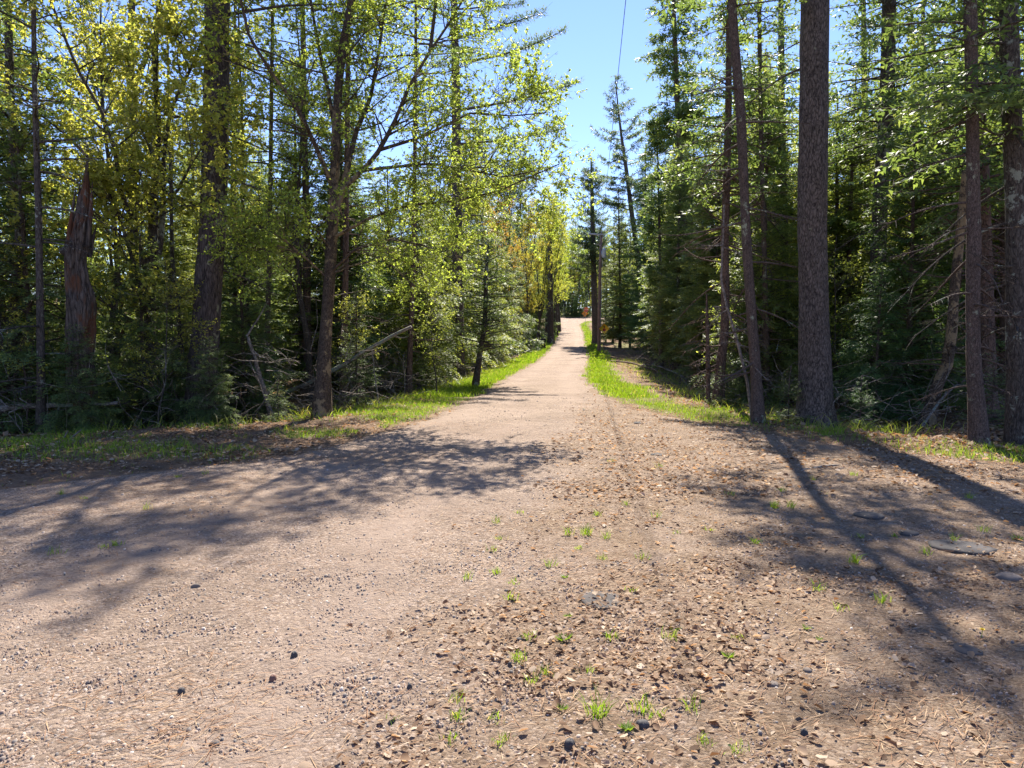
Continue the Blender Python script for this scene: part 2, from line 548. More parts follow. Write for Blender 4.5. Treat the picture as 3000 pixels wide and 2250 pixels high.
def stone_mat():
    m, nt, b, out = mat('gravel_stones')
    t = attr(nt, 'tint').outputs['Fac']
    c = ramp(nt, t, [(0.0, (0.075, 0.065, 0.06)), (0.05, (0.13, 0.112, 0.10)), (0.16, (0.16, 0.135, 0.12)), (0.3, (0.20, 0.138, 0.105)), (0.7, (0.26, 0.185, 0.14)), (0.9, (0.32, 0.25, 0.20)), (1.0, (0.44, 0.38, 0.33))])
    c = mix(nt, 1.0, c, ramp(nt, noise(nt, coords(nt), 90, 3), [(0.3, (0.8,) * 3), (0.7, (1.15,) * 3)]), 'MULTIPLY')
    nt.links.new(c, b.inputs['Base Color'])
    b.inputs['Roughness'].default_value = 0.8
    return m


M['stones'] = stone_mat()


# ------------------------------------------------------------------ ground and road
def axis(a, b, fine_a, fine_b, step, grow=1.12, mx=12):
    x = list(np.arange(fine_a, fine_b + 1e-6, step))
    s = step
    while x[-1] < b:
        s = min(s * grow, mx); x.append(x[-1] + s)
    s = step; lo = [x[0]]
    while lo[-1] > a:
        s = min(s * grow, mx); lo.append(lo[-1] - s)
    return np.array(lo[:0:-1] + x)


def clean_line(Y):
    return -1.0 + 0.165 * Y


def litter_mask(X, Y):
    right = smooth(-0.5, 0.9, X - clean_line(Y) + (fbm(X * 1.3, Y * 1.3, 31) - 0.5) * 1.6)
    right = right * smooth(26, 14, Y)
    left = smooth(0.9, -0.4, X - road_l(Y)) * smooth(20, 12, Y) * 0.8
    fl = smooth(-1.6, -.2, np.maximum(forest_l(Y) - X, X - forest_r(Y)))
    return np.clip(np.maximum(np.maximum(right * 0.95, left), fl), 0, 1)


def grass_density(X, Y):
    rl, rr = road_l(Y), road_r(Y)
    fl, fr = forest_l(Y), forest_r(Y)
    n = fbm(X * 0.9, Y * 0.9, 41)
    n2 = fbm(X * 2.2, Y * 2.2, 45)
    L = smooth(rl + 0.15, rl - 0.3, X + (n2 - .5) * .7) * smooth(fl - 0.7, fl + 0.1, X)
    L = L * (smooth(13, 18, Y) * (.4 + .6 * smooth(.36, .52, n)) + smooth(0.42, 0.54, n) * .9 * smooth(8.5, 11, Y) * (Y < 18)) * smooth(141, 139, Y)
    R = smooth(rr - 0.2, rr + 0.3, X + (n2 - .5) * .8) * smooth(fr + 1.4, fr + 0.1, X) * smooth(7.5, 10, Y)
    R = R * np.where(Y > 17, smooth(rr + 1.7, rr + .7, X + (n - .5) * 1.8), 1.0)
    R = R * np.where(Y > 17, .35 + .65 * smooth(.38, .55, n), 0.07 + 0.6 * smooth(0.5, 0.64, n)) * smooth(141, 139, Y)
    return np.clip(np.maximum(L, R), 0, 1)


def sheet(name, xs_fn, ys, material, kind, zoff_fn):
    X, Y = xs_fn
    Z = gz(X, Y) + zoff_fn(X, Y)
    ny, nx = X.shape
    V = np.stack([X, Y, Z], -1).reshape(-1, 3)
    i = np.arange(ny - 1)[:, None] * nx + np.arange(nx - 1)[None]
    F = np.stack([i, i + 1, i + nx + 1, i + nx], -1).reshape(-1, 4)
    mb = MB(); mb.add(V, F)
    me = mb.mesh(name, material, True)
    c_ = (road_l(Y) + road_r(Y)) / 2
    far_t = np.exp(-((np.abs(X - c_) - 0.85) / 0.32) ** 2) * smooth(13, 20, Y)
    near_t = sum(np.exp(-((X + (fbm(Y * .35, X * .2, 36) - .5) * 1.2 - (a_ + b_ * Y)) / w__) ** 2) for a_, b_, w__ in ((-1.35, .11, .28), (-3.6, .17, .4))) * smooth(22, 14, Y)
    trk_ = np.clip((far_t + near_t) * (.5 + fbm(X * 1.5, Y * .5, 35)), 0, 1)
    for nm, val in (('litter', litter_mask(X, Y)), ('green', grass_density(X, Y)), ('track', trk_)):
        a = me.attributes.new(nm, 'FLOAT', 'POINT')
        v = val.astype(np.float32).ravel()
        if nm == 'green' and name == 'ground':
            fm = smooth(-0.2, 1.5, np.maximum(forest_l(Y) - X, X - forest_r(Y))) * smooth(0.5, 0.62, fbm(X * 0.6, Y * 0.6, 77))
            v = np.maximum(val, fm * 0.8).astype(np.float32).ravel()
        a.data.foreach_set('value', v)
    o = link(name, me)
    o['kind'] = kind
    return o


gx = axis(-420, 420, -9, 9, 0.10)
gy = axis(-60, 420, 5, 24, 0.10, 1.06, 10)
sheet('ground', np.meshgrid(gx, gy), None, M['ground'], 'structure', lambda X, Y: 0.0 * X)

ry = np.concatenate([np.arange(-6, 1.5, 0.4), np.arange(1.5, 14, 0.065), np.arange(14, 40, 0.16), np.arange(40, 150.2, 0.7)])
tt = np.linspace(-0.03, 1.03, 150)
edge_w = lambda Y, s: (fbm(Y * 1.1, Y * 0 + s, 51, 4) - 0.5) * 0.9 * smooth(60, 20, Y)
RL = road_l(ry) + edge_w(ry, 3.3); RR = road_r(ry) + edge_w(ry, 8.8)
# points packed closer in the middle where the road shows largest
ttc = 0.5 + 0.5 * np.sign(tt * 2 - 1) * np.abs(tt * 2 - 1) ** 1.25
XR_ = RL[:, None] + (RR - RL)[:, None] * ttc[None]
YR_ = np.repeat(ry[:, None], len(tt), 1)
tm = np.repeat(ttc[None], len(ry), 0)


def road_off(X, Y):
    e = np.minimum(tm, 1 - tm)
    w = (RR - RL)[:, None]
    d = e * w
    o = -0.06 + 0.10 * smooth(-0.1, 0.5, d)
    # wheel tracks
    c = (road_l(Y) + road_r(Y)) / 2
    trk = np.exp(-((np.abs(X - c) - 0.85) / 0.3) ** 2) * smooth(12, 18, Y)
    o = o - 0.025 * trk + (fbm(X * 5, Y * 5, 61) - 0.5) * 0.022 + (fbm(X * 19, Y * 19, 62) - 0.5) * 0.012
    return o


sheet('gravel_road', (XR_, YR_), None, M['road'], 'structure', road_off)


def surf(X, Y):
    """top of ground or road, for things that lie on it"""
    g = gz(X, Y)
    d = np.minimum(X - road_l(Y), road_r(Y) - X)
    return g + np.where(d > 0, -0.06 + 0.10 * smooth(0, 0.5, d), 0) * (d > 0.28)


# ------------------------------------------------------------------ gravel stones, litter, needles, grass (stuff)
def sample_band(n, y0, y1, power=1.0, fov=0.80):
    """random places in the wedge in front of the camera, denser close by"""
    u = RNG.random(n)
    Y = y0 * (y1 / y0) ** (u ** power)
    X = (RNG.random(n) * 2 - 1) * Y * fov
    return X, Y


def scatter_stones(n, y0, y1, smin, smax, name, label):
    X, Y = sample_band(n, y0, y1)
    ok = (X > road_l(Y) + .1) & (X < road_r(Y) - .1)
    patch = fbm(X * 1.6, Y * 1.6, 71)
    ok &= RNG.random(n) < 0.30 + 1.1 * smooth(0.42, 0.62, patch)
    X, Y = X[ok], Y[ok]; n = len(X)
    s = smin + (smax - smin) * RNG.random(n) ** 3.6
    s *= 1 + 0.05 * Y
    Z = surf(X, Y)
    k = 5
    ang = np.arange(k) * 2 * np.pi / k + RNG.random((n, 1)) * 6.28
    rj = 0.75 + 0.5 * RNG.random((n, k))
    asp = 0.55 + 0.45 * RNG.random((n, 1))
    rot = RNG.random((n, 1)) * 6.28
    lx = np.cos(ang) * rj; ly = np.sin(ang) * rj * asp
    x = (lx * np.cos(rot) - ly * np.sin(rot)); y = (lx * np.sin(rot) + ly * np.cos(rot))
    h = s * (0.10 + 0.20 * RNG.random(n))
    low = np.stack([X[:, None] + x * s[:, None] / 2, Y[:, None] + y * s[:, None] / 2, (Z - 0.004 + h * 0.25)[:, None] + 0 * x], -1)
    top = np.stack([X[:, None] + x * s[:, None] * 0.31, Y[:, None] + y * s[:, None] * 0.31,
                    (Z + h)[:, None] + (RNG.random((n, k)) - .5) * h[:, None] * 0.5], -1)
    low[..., 2] -= h[:, None] * 0.35 + 0.002
    V = np.concatenate([top, low], 1)
    o = np.arange(n)[:, None, None] * 10
    j = np.arange(k)
    side = np.stack([j + 5, (j + 1) % k + 5, (j + 1) % k, j], -1)
    mb = MB()
    tint = np.repeat(RNG.random(n), 10)
    mb.add(V.reshape(-1, 3), (o + side[None]).reshape(-1, 4), tint)
    mb.f[5] = [((np.arange(n)[:, None] * 10 + j[None]), 0)]
    ob = mb.build(name, M['stones'])
    tag(ob, label, 'gravel', kind='stuff')


scatter_stones(42000, 2.2, 6.0, 0.005, 0.024, 'gravel', 'loose gravel stones strewn over the near part of the road')
scatter_stones(22000, 6.0, 20, 0.007, 0.026, 'gravel', 'scattered small stones on the gravel farther up')


def scatter_litter():
    mb = MB()
    for n, y0, y1, s0, s1 in ((52000, 2.3, 7, 0.010, 0.05), (56000, 7, 26, 0.025, 0.075), (34000, 8.5, 19, .04, .095)):
        X, Y = sample_band(n, y0, y1)
        lm = litter_mask(X, Y)
        patch = fbm(X * 1.1, Y * 1.1, 81)
        right = X > clean_line(Y)
        den = lm * (0.2 + 0.95 * smooth(0.42, 0.58, patch))
        far_r = smooth(6, 9, Y) * right * (X < forest_r(Y) + 1)
        den = np.where(right, den * (0.7 + 1.0 * far_r), den * 1.0)
        pile = np.exp(-(((X - 0.78) / 0.42) ** 2 + ((Y - 3.65) / 0.5) ** 2))
        den = np.maximum(den, pile * 0.95)
        den *= np.where(grass_density(X, Y) > 0.5, 0.5, 1)
        rb = smooth(0.3, 1.6, X - (0.35 * Y + 0.6)) * smooth(4.2, 6.2, Y)   # heap of leaves along the right margin
        den = np.maximum(den, rb * (0.35 + 0.5 * smooth(.42, .58, patch)))
        if s0 > .03: den = smooth(.5, -.3, np.minimum(X - road_l(Y), forest_r(Y) - 1.2 - X)) * np.where(right, smooth(.36, .55, patch), .45 + .5 * smooth(.4, .55, patch))
        ok = RNG.random(n) < den
        X, Y = X[ok], Y[ok]; n = len(X)
        Z = surf(X, Y) + 0.004 + 0.03 * RNG.random(n) ** 3
        a = RNG.random(n) * 6.283
        tilt = (RNG.random(n) - 0.5) * 0.9
        d = np.stack([np.cos(a) * np.cos(tilt), np.sin(a) * np.cos(tilt), np.sin(tilt)], -1)
        s_ = norm(np.cross(d, np.array([0, 0, 1.0])) + np.stack([0 * a, 0 * a, (RNG.random(n) - .5) * 1.0], -1))
        s_ = norm(s_ - d * (s_ * d).sum(-1, keepdims=True))
        L = s0 + (s1 - s0) * RNG.random(n) ** 2.4
        W = L * (0.45 + 0.5 * RNG.random(n))
        nr = np.cross(s_, d)
        nr *= np.sign(nr[:, 2:3] + 1e-6)
        P = np.stack([X, Y, Z], -1)
        cu = (RNG.random((n, 1)) - 0.3) * 0.55 * L[:, None]
        Lc, Wc = L[:, None], W[:, None]
        p0 = P; p1 = P + d * Lc * .25 + s_ * Wc * .5 * (0.6 + .4 * RNG.random((n, 1))) + nr * cu
        p2 = P + d * Lc * .75 + s_ * Wc * .4 + nr * cu * .8
        p3 = P + d * Lc + nr * cu * .3
        p4 = P + d * Lc * .7 - s_ * Wc * .45 * (0.5 + .5 * RNG.random((n, 1))) + nr * cu
        p5 = P + d * Lc * .3 - s_ * Wc * .45 + nr * cu * .6
        V = np.stack([p0, p1, p2, p3, p4, p5], 1)
        o = np.arange(n)[:, None] * 6
        F = np.concatenate([o + np.array([[0, 1, 2, 3]]), o + np.array([[0, 3, 4, 5]])])
        mb.add(V.reshape(-1, 3), F, np.repeat(RNG.random(n) ** 0.9, 6))
    tag(mb.build('leaf_litter', M['litter']), 'brown and tan dead leaves lying over the verge and gravel', 'leaf litter', kind='stuff')


scatter_litter()


def forest_litter():
    mb = MB()
    n = 36000
    Y = 10 + 45 * RNG.random(n) ** 1.6
    X = (RNG.random(n) * 2 - 1) * Y * 0.80
    ins = np.maximum(forest_l(Y) - X, X - forest_r(Y))
    ok = ins > -0.8
    X, Y = X[ok], Y[ok]; n = len(X)
    a = RNG.random(n) * 6.283
    d = np.stack([np.cos(a), np.sin(a), (RNG.random(n) - .3) * .8], -1); d = norm(d)
    s_ = norm(np.cross(d, np.array([0, 0, 1.0]) + (RNG.random((n, 3)) - .5) * 1.2))
    L = 0.07 + 0.10 * RNG.random(n)
    blades(mb, np.stack([X, Y, gz(X, Y) + .01], -1), d, s_, L, L * 0.6, RNG.random(n) * 0.8, fold=0.1)
    tag(mb.build('leaf_litter', M['litter']), 'rusty dead leaves covering the forest floor between the trunks', 'leaf litter', kind='stuff')


forest_litter()


def needle_straw():
    mb = MB()
    # clumps of pine needles and straw
    centres = [(-1.4, 2.75, .35, 260), (-1.6, 3.1, .4, 160), (-3.4, 7.6, .9, 1300), (-4.0, 6.9, 1.0, 1100), (-5.2, 8.4, 1.4, 1200), (-2.4, 9.2, .7, 900),
               (-1.2, 9.8, .9, 700), (-2.6, 6.3, .8, 600), (0.2, 6.2, .9, 500), (0.5, 4.6, .7, 450), (1.2, 3.2, .9, 500), (.1, 3.0, .8, 450), (2.6, 4.4, .8, 400),
               (-3.2, 4.6, .8, 300), (-0.9, 13.0, .9, 600), (-.7, 11.6, 1.1, 500), (1.6, 2.7, .4, 300)]
    for cx, cy_, r, n in centres:
        X = cx + RNG.normal(0, r * .55, n) * 1.5; Y = cy_ + RNG.normal(0, r * .45, n)
        a = RNG.normal(0.5, 0.7, n)
        d = norm(np.stack([np.cos(a), np.sin(a), (RNG.random(n) - .5) * .25], -1))
        s_ = norm(np.cross(d, np.array([0, 0, 1.0])))
        L = 0.05 + 0.09 * RNG.random(n)
        blades(mb, np.stack([X, Y, surf(X, Y) + .003 + .012 * RNG.random(n)], -1), d, s_, L, np.full(n, 0.0028) * (1 + .12 * Y), RNG.random(n), fold=0.0)
    n = 7000
    X, Y = sample_band(n, 2.3, 14)
    a = RNG.random(n) * 6.28
    d = norm(np.stack([np.cos(a), np.sin(a), (RNG.random(n) - .5) * .3], -1))
    s_ = norm(np.cross(d, np.array([0, 0, 1.0])))
    blades(mb, np.stack([X, Y, surf(X, Y) + .004], -1), d, s_, 0.03 + 0.10 * RNG.random(n) ** 2, np.full(n, 0.003) * (1 + .1 * Y), RNG.random(n))
    tag(mb.build('pine_needles', M['straw']), 'orange brown fallen pine needles and straw in drifts on the gravel', 'pine needles', kind='stuff')


needle_straw()


def grass_blades(mb, X, Y, h0, h1, w, tint=None, lean=0.35, Z=None):
    n = len(X)
    Z = gz(X, Y) if Z is None else Z
    a = RNG.random(n) * 6.283
    up = norm(np.stack([np.cos(a) * lean * RNG.random(n), np.sin(a) * lean * RNG.random(n), np.ones(n)], -1))
    fa = RNG.random(n) * 6.283
    s_ = np.stack([np.cos(fa), np.sin(fa), 0 * fa], -1)
    L = (h0 + (h1 - h0) * RNG.random(n) ** 1.4)[:, None]
    W = (w * (0.7 + 0.6 * RNG.random(n)))[:, None]
    P = np.stack([X, Y, Z], -1)
    bend = np.stack([np.cos(a), np.sin(a), 0 * a], -1) * L * (0.15 + 0.5 * RNG.random((n, 1)))
    m = P + up * L * .55 + bend * .25
    tip = P + up * L + bend
    tip[:, 2] -= 0.15 * L[:, 0]
    V = np.stack([P - s_ * W * .5, P + s_ * W * .5, m + s_ * W * .4, m - s_ * W * .4, tip], 1)
    o = np.arange(n)[:, None] * 5
    t = RNG.random(n) if tint is None else tint
    mb.add(V.reshape(-1, 3), o + np.array([[0, 1, 2, 3]]), np.repeat(t, 5))
    mb.f.setdefault(3, []).append((o + np.array([[3, 2, 4]]) + mb.n - n * 5, 0))


def grass_verge():
    mb = MB()
    for n, y0, y1, h0, h1, w in ((60000, 8, 20, .05, .16, .007), (80000, 20, 45, .07, .20, .016), (50000, 45, 140, .10, .26, .045)):
        Y = y0 * (y1 / y0) ** RNG.random(n)
        side = RNG.random(n) < 0.5
        X = np.where(side, road_l(Y) - 3.4 * RNG.random(n) ** 1.0 + 0.5, road_r(Y) + 3.0 * RNG.random(n) - .5)
        nearL = (Y < 13) & side
        X = np.where(nearL, road_l(Y) + .6 - RNG.random(n) * 6.0, X)
        ok = RNG.random(n) < grass_density(X, Y)
        X, Y = X[ok], Y[ok]
        t = np.clip(RNG.random(len(X)) * 0.8 + (RNG.random(len(X)) < .13) * .6, 0, 1)
        grass_blades(mb, X, Y, h0, h1, w, t)
    # thin sprinkle of green across the littered gravel on the right and the shaded left side
    n = 5000
    Y = 5 + 15 * RNG.random(n) ** 0.8; X = (RNG.random(n) * 2 - 1) * Y * .78
    ok = (litter_mask(X, Y) > .4) & (fbm(X * 1.9, Y * 1.9, 91) > 0.60)
    grass_blades(mb, X[ok], Y[ok], .03, .08, .007)
    tag(mb.build('grass', M['grass']), 'bright green spring grass on the verges beside the gravel road', 'grass', kind='stuff')


grass_verge()


# ------------------------------------------------------------------ tree generators
def spines(rng, z, L, az, up, droop, tip, n=8, wob=0.06):
    t = np.linspace(0, 1, n)[None]
    hx = L[:, None] * t
    vz = L[:, None] * (up[:, None] * t - droop[:, None] * t ** 2 + tip[:, None] * t ** 3)
    side = (rng.random((len(L), 1)) - .5) * wob * 6 * L[:, None] * t ** 2 + np.cumsum(rng.normal(0, wob, (len(L), n)), 1) * L[:, None] * 0.1
    ca, sa = np.cos(az)[:, None], np.sin(az)[:, None]
    return np.stack([hx * ca - side * sa, hx * sa + side * ca, z[:, None] + vz], -1)


def at_t(P, bi, t):
    """point and tangent on polylines P[bi] at parameters t"""
    n = P.shape[1]
    f = np.clip(t, 0, 0.9999) * (n - 1)
    i = f.astype(int); w = (f - i)[:, None]
    a = P[bi, i]; b = P[bi, i + 1]
    return a * (1 - w) + b * w, norm(b - a)


def needle_sprays(mb, rng, P, L, tw_sp, sp, sl, sw, t0=0.12, twig=0.42, hang=0.25, tint_lo=0.1, tint_hi=0.75, cluster=False):
    """side twigs in a flat spray, each carrying rows of needle blades"""
    m = np.maximum((L / tw_sp).astype(int), 2) * 2
    bi = np.repeat(np.arange(len(L)), m)
    t = t0 + (1 - t0) * rng.random(len(bi)) ** 0.85
    p, T = at_t(P, bi, t)
    sd = np.where(rng.random(len(bi)) < .5, 1.0, -1.0)
    S = norm(np.cross(T, np.array([0, 0, 1.0]))) * sd[:, None]
    ang = np.radians(rng.uniform(35, 75, len(bi)))[:, None]
    D = T * np.cos(ang) + S * np.sin(ang)
    D[:, 2] += rng.normal(-hang * 0.5, 0.16, len(bi))
    D = norm(D)
    lt = twig * L[bi] * (1.05 - t) ** 0.7 * rng.uniform(.5, 1.1, len(bi)) + sl * 0.8
    lt = np.minimum(lt, 0.9)
    k = np.maximum((lt / sp).astype(int), 1) * 2 + 1
    ti = np.repeat(np.arange(len(bi)), k)
    first = np.concatenate([[0], np.cumsum(k)[:-1]])
    idx = np.arange(len(ti)) - np.repeat(first, k)
    s = (idx // 2 + .3 * rng.random(len(ti))) / np.maximum(np.repeat(k, k) // 2, 1)
    base = p[ti] + D[ti] * (lt[ti] * s)[:, None]
    base[:, 2] -= hang * (lt[ti] * s) ** 2 * 1.2
    up = norm(np.cross(D[ti], np.cross(np.array([0, 0, 1.0]), D[ti])) + rng.normal(0, .25, (len(ti), 3)))
    side = norm(np.cross(D[ti], up))
    sg = np.where(idx % 2 == 0, 1.0, -1.0)[:, None]
    a2 = np.radians(rng.uniform(20, 60, len(ti)))[:, None]
    dd = norm(D[ti] * np.cos(a2) + side * sg * np.sin(a2) + rng.normal(0, .12 if not cluster else .5, (len(ti), 3)))
    ss = norm(np.cross(dd, up))
    ll = sl * rng.uniform(.6, 1.25, len(ti)); ww = sw * rng.uniform(.7, 1.3, len(ti))
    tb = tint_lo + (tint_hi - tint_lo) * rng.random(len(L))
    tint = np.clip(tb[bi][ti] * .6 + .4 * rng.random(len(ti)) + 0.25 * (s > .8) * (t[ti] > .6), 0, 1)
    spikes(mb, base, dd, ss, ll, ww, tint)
    # bare stalks of the longer twigs
    return p, D, lt


def trunk_poly(rng, H, r0, lean=0.0, bendy=0.05, n=14, r1=0.02):
    t = np.linspace(0, 1, n)
    x = lean * H * t + bendy * np.cumsum(rng.normal(0, 1, n)) * 0.4
    y = bendy * np.cumsum(rng.normal(0, 1, n)) * 0.4
    x[0] = y[0] = 0; x -= x[0]; y -= y[0]
    P = np.stack([x, y, H * t], -1)
    P = np.concatenate([[[0, 0, -0.35]], [[0, 0, 0.05]], P[1:]])
    R = np.concatenate([[r0 * 1.55], [r0 * 1.3], r1 + (r0 - r1) * (1 - t[1:]) ** 0.85])
    return P, R


def along_trunk(P, z):
    return np.stack([np.interp(z, P[:, 2], P[:, 0]), np.interp(z, P[:, 2], P[:, 1]), z], -1)


def ridge(seed, amp=0.10, f=5):
    def fn(Pp, ang):
        n = Pp.shape[1]; k = len(ang)
        zz = Pp[..., 2][..., None]
        a = np.broadcast_to(ang, (Pp.shape[0], n, k))
        return 1 + amp * (vnoise(a * f + 40, zz * 1.6 + 40, seed) - .5) * 2 + amp * (vnoise(a * 1.3 + 9, zz * .7 + 30, seed + 1) - .5) * 2
    return fn


def conifer(seed, H, hb, Lmax, nb, r0, up=(.1, .3), droop=(.3, .5), tip=(.0, .2), pw=0.8, low=0.25, tw_sp=.13, sp=.075, sl=.11, sw=.032,
            twig=.42, hang=.25, dead=(0, 0, 0), mat_n='needle', bark='bark_spruce', sparse=0.0, cluster=False, lean=0.0, tints=(.1, .75), k=7):
    rng = np.random.default_rng(seed)
    TP, TR = trunk_poly(rng, H, r0, lean)
    tr = MB(); tubes(tr, TP, TR, k)
    u = np.sort(rng.random(nb)) ** 1.0
    z = hb + (H - hb) * u * 0.985
    prof_ = (1 - u) ** pw * (low + (1 - low) * smooth(0, .22, u)) + 0.03
    L = Lmax * prof_ * rng.uniform(.65, 1.12, nb)
    if sparse:
        L = L * np.where(rng.random(nb) < sparse, .4, 1)
    az = np.arange(nb) * 2.39996 + rng.normal(0, .35, nb)
    rel = u
    P = spines(rng, z, L, az, rng.uniform(*up, nb) + rel * .45, rng.uniform(*droop, nb) * (1 - rel * .6), rng.uniform(*tip, nb))
    P[..., :2] += along_trunk(TP, z)[:, None, :2]
    rb = (0.006 + 0.013 * L)[:, None] * np.linspace(1, .18, P.shape[1])[None]
    br = MB(); tubes(br, P[:, ::2], rb[:, ::2], 3)
    if dead[0]:
        nd = dead[0]
        zd = rng.uniform(dead[1], dead[2], nd); Ld = Lmax * rng.uniform(.25, .75, nd)
        az2 = rng.random(nd) * 6.283
        Pd = spines(rng, zd, Ld, az2, rng.uniform(-.1, .25, nd), rng.uniform(0, .45, nd), rng.uniform(0, .15, nd), 7, .1)
        Pd[..., :2] += along_trunk(TP, zd)[:, None, :2]
        tubes(br, Pd, (0.005 + .008 * Ld)[:, None] * np.linspace(1, .2, 7)[None], 4)
        m = 9
        bi = np.repeat(np.arange(nd), m)
        p, T = at_t(Pd, bi, rng.uniform(.2, .95, len(bi)))
        S = norm(np.cross(T, np.array([0, 0, 1.0]))) * np.where(rng.random(len(bi)) < .5, 1, -1)[:, None]
        D = norm(T * .7 + S * .8 + rng.normal(0, .25, (len(bi), 3)) - np.array([0, 0, .1]))
        ln = (.12 + .35 * rng.random(len(bi)))[:, None] * np.minimum(Ld[bi], 1.5)[:, None]
        q = np.stack([p, p + D * ln * .5 + rng.normal(0, .02, p.shape), p + D * ln - np.array([0, 0, .05])], 1)
        tubes(br, q, np.broadcast_to(np.array([.005, .0035, .0015]), (len(q), 3)), 3)
    cr = MB()
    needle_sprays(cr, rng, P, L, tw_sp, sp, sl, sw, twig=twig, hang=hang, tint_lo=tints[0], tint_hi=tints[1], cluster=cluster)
    return dict(trunk=tr.mesh('trunk', M[bark], True), crown=cr.mesh('crown', M[mat_n]), branches=br.mesh('branches', M[bark], True), H=H)


def children_of(rng, P, R, n_per, t_range, ln, elev, spread=1.0, n=6, curl=0.15, jit=.08, upb=0.0, lenfall=.6, az_bias=None):
    """batch of child shoots off parent polylines"""
    Np = len(P)
    bi = np.repeat(np.arange(Np), n_per)
    t = rng.uniform(t_range[0], t_range[1], len(bi))
    p, T = at_t(P, bi, t)
    rand = rng.normal(0, 1, (len(bi), 3))
    if az_bias is not None: rand += az_bias
    perp = norm(rand - T * (rand * T).sum(-1, keepdims=True))
    e = np.radians(rng.uniform(elev[0], elev[1], len(bi)))[:, None]
    D = norm(T * np.cos(e) + perp * np.sin(e) * spread + np.array([0, 0, upb]))
    L = rng.uniform(ln[0], ln[1], len(bi)) * (1 - lenfall * t)
    s = np.linspace(0, 1, n)[None, :, None]
    bend = norm(rng.normal(0, 1, (len(bi), 3)) + np.array([0, 0, .4]))[:, None, :]
    w = np.cumsum(rng.normal(0, jit, (len(bi), n, 3)), 1) * s
    C = p[:, None] + (D[:, None] * s + bend * curl * s ** 2 + w * .35) * L[:, None, None]
    npar = P.shape[1]
    f = np.clip(t, 0, .999) * (npar - 1); i = f.astype(int)
    pr = R[bi, i]
    return C, L, pr


def leaf_clusters(mb, rng, P, per, t0, ll, lw, droop=.5, tints=(0, .8), cl=1, flat=0.6):
    bi = np.repeat(np.arange(len(P)), per)
    t = t0 + (1 - t0) * rng.random(len(bi))
    p, T = at_t(P, bi, t)
    if cl > 1:
        p = np.repeat(p, cl, 0); T = np.repeat(T, cl, 0); bi = np.repeat(bi, cl)
    n = len(p)
    S = norm(np.cross(T, np.array([0, 0, 1.0])) + rng.normal(0, .25, (n, 3))) * np.where(rng.random(n) < .5, 1, -1)[:, None]
    D = norm(T * .5 + S * .8 + rng.normal(0, .45, (n, 3)) + np.array([0, 0, -droop]))
    up = norm(np.array([0, 0, 1.0]) * flat + rng.normal(0, .5, (n, 3)))
    side = norm(np.cross(D, up))
    L = rng.uniform(ll[0], ll[1], n)
    leaves(mb, p, D, side, L, L * rng.uniform(lw[0], lw[1], n), np.clip(tints[0] + (tints[1] - tints[0]) * (.6 * rng.random(n) + .4 * rng.random(len(P))[bi]), 0, 1))


def broadleaf(seed, stems, lvl1, l1len, lvl2, lvl3, leaf_per, ll, lw=(.5, .7), droop=.5, tints=(0, .8), cl=2, bark='bark_maple', l2len=(.6, 1.4), l3len=(.25, .6),
              flat=.6, t1=(.25, .98), elev1=(40, 75), leaf_t0=.1, k=8, upb=.15, rough=False, bias=None, lenfall=.6):
    rng = np.random.default_rng(seed)
    tr = MB(); br = MB(); cr = MB()
    n = 18
    P0 = np.stack([resample(s[0], n) for s in stems])
    R0 = np.stack([np.linspace(0, 1, n) ** .8 * (s[2] - s[1]) + s[1] for s in stems])
    for i, s in enumerate(stems):
        if s[3]:
            R0[i, 0] *= 1.45; R0[i, 1] *= 1.12
        tubes(tr, P0[i], R0[i], 16 if rough else k, rough=ridge(seed % 50 + i, .14) if rough else None)
    C1, L1, r1 = children_of(rng, P0, R0, lvl1, t1, l1len, elev1, upb=upb, n=8, curl=.18, az_bias=bias, lenfall=lenfall)
    ra = np.minimum(r1 * .55, .008 + .012 * L1)[:, None] * np.linspace(1, .3, 8)[None]
    tubes(br, C1, ra, 5)
    C2, L2, r2 = children_of(rng, C1, ra, lvl2, (.2, 1), l2len, (30, 65), n=6, curl=.2, upb=.05)
    rb = np.minimum(r2 * .6, .006)[:, None] * np.linspace(1, .4, 6)[None]
    tubes(br, C2[:, ::2], rb[:, ::2], 3)
    C3, L3, r3 = children_of(rng, C2, rb, lvl3, (.15, 1), l3len, (25, 60), n=4, curl=.1)
    rc = np.full((len(C3), 1), .0035) * np.array([[1, .5]])
    tubes(br, C3[:, [0, 3]], rc, 3)
    leaf_clusters(cr, rng, C3, leaf_per, leaf_t0, ll, lw, droop, tints, cl, flat)
    leaf_clusters(cr, rng, C2, max(1, leaf_per), .3, ll, lw, droop, tints, cl, flat)
    return dict(trunk=tr.mesh('trunk', M[bark], True), crown=cr.mesh('crown', M['leaf']), branches=br.mesh('branches', M[bark], True))


def place(proto, name, loc, rot=0, sc=1.0, label=None, cat='tree', group=None, tintc=None, tilt=(0, 0)):
    e = empty(name, loc, label, cat, group)
    e.rotation_euler = (tilt[0], tilt[1], rot)
    e.scale = (sc, sc, sc)
    for part in ('trunk', 'branches', 'crown', 'dead_branches'):
        if proto.get(part) is None: continue
        o = link(part, proto[part], e)
        if part != 'trunk': o['kind'] = 'stuff'
        if part == 'crown' and tintc is not None:
            o.color = (*tintc, 1)
    return e


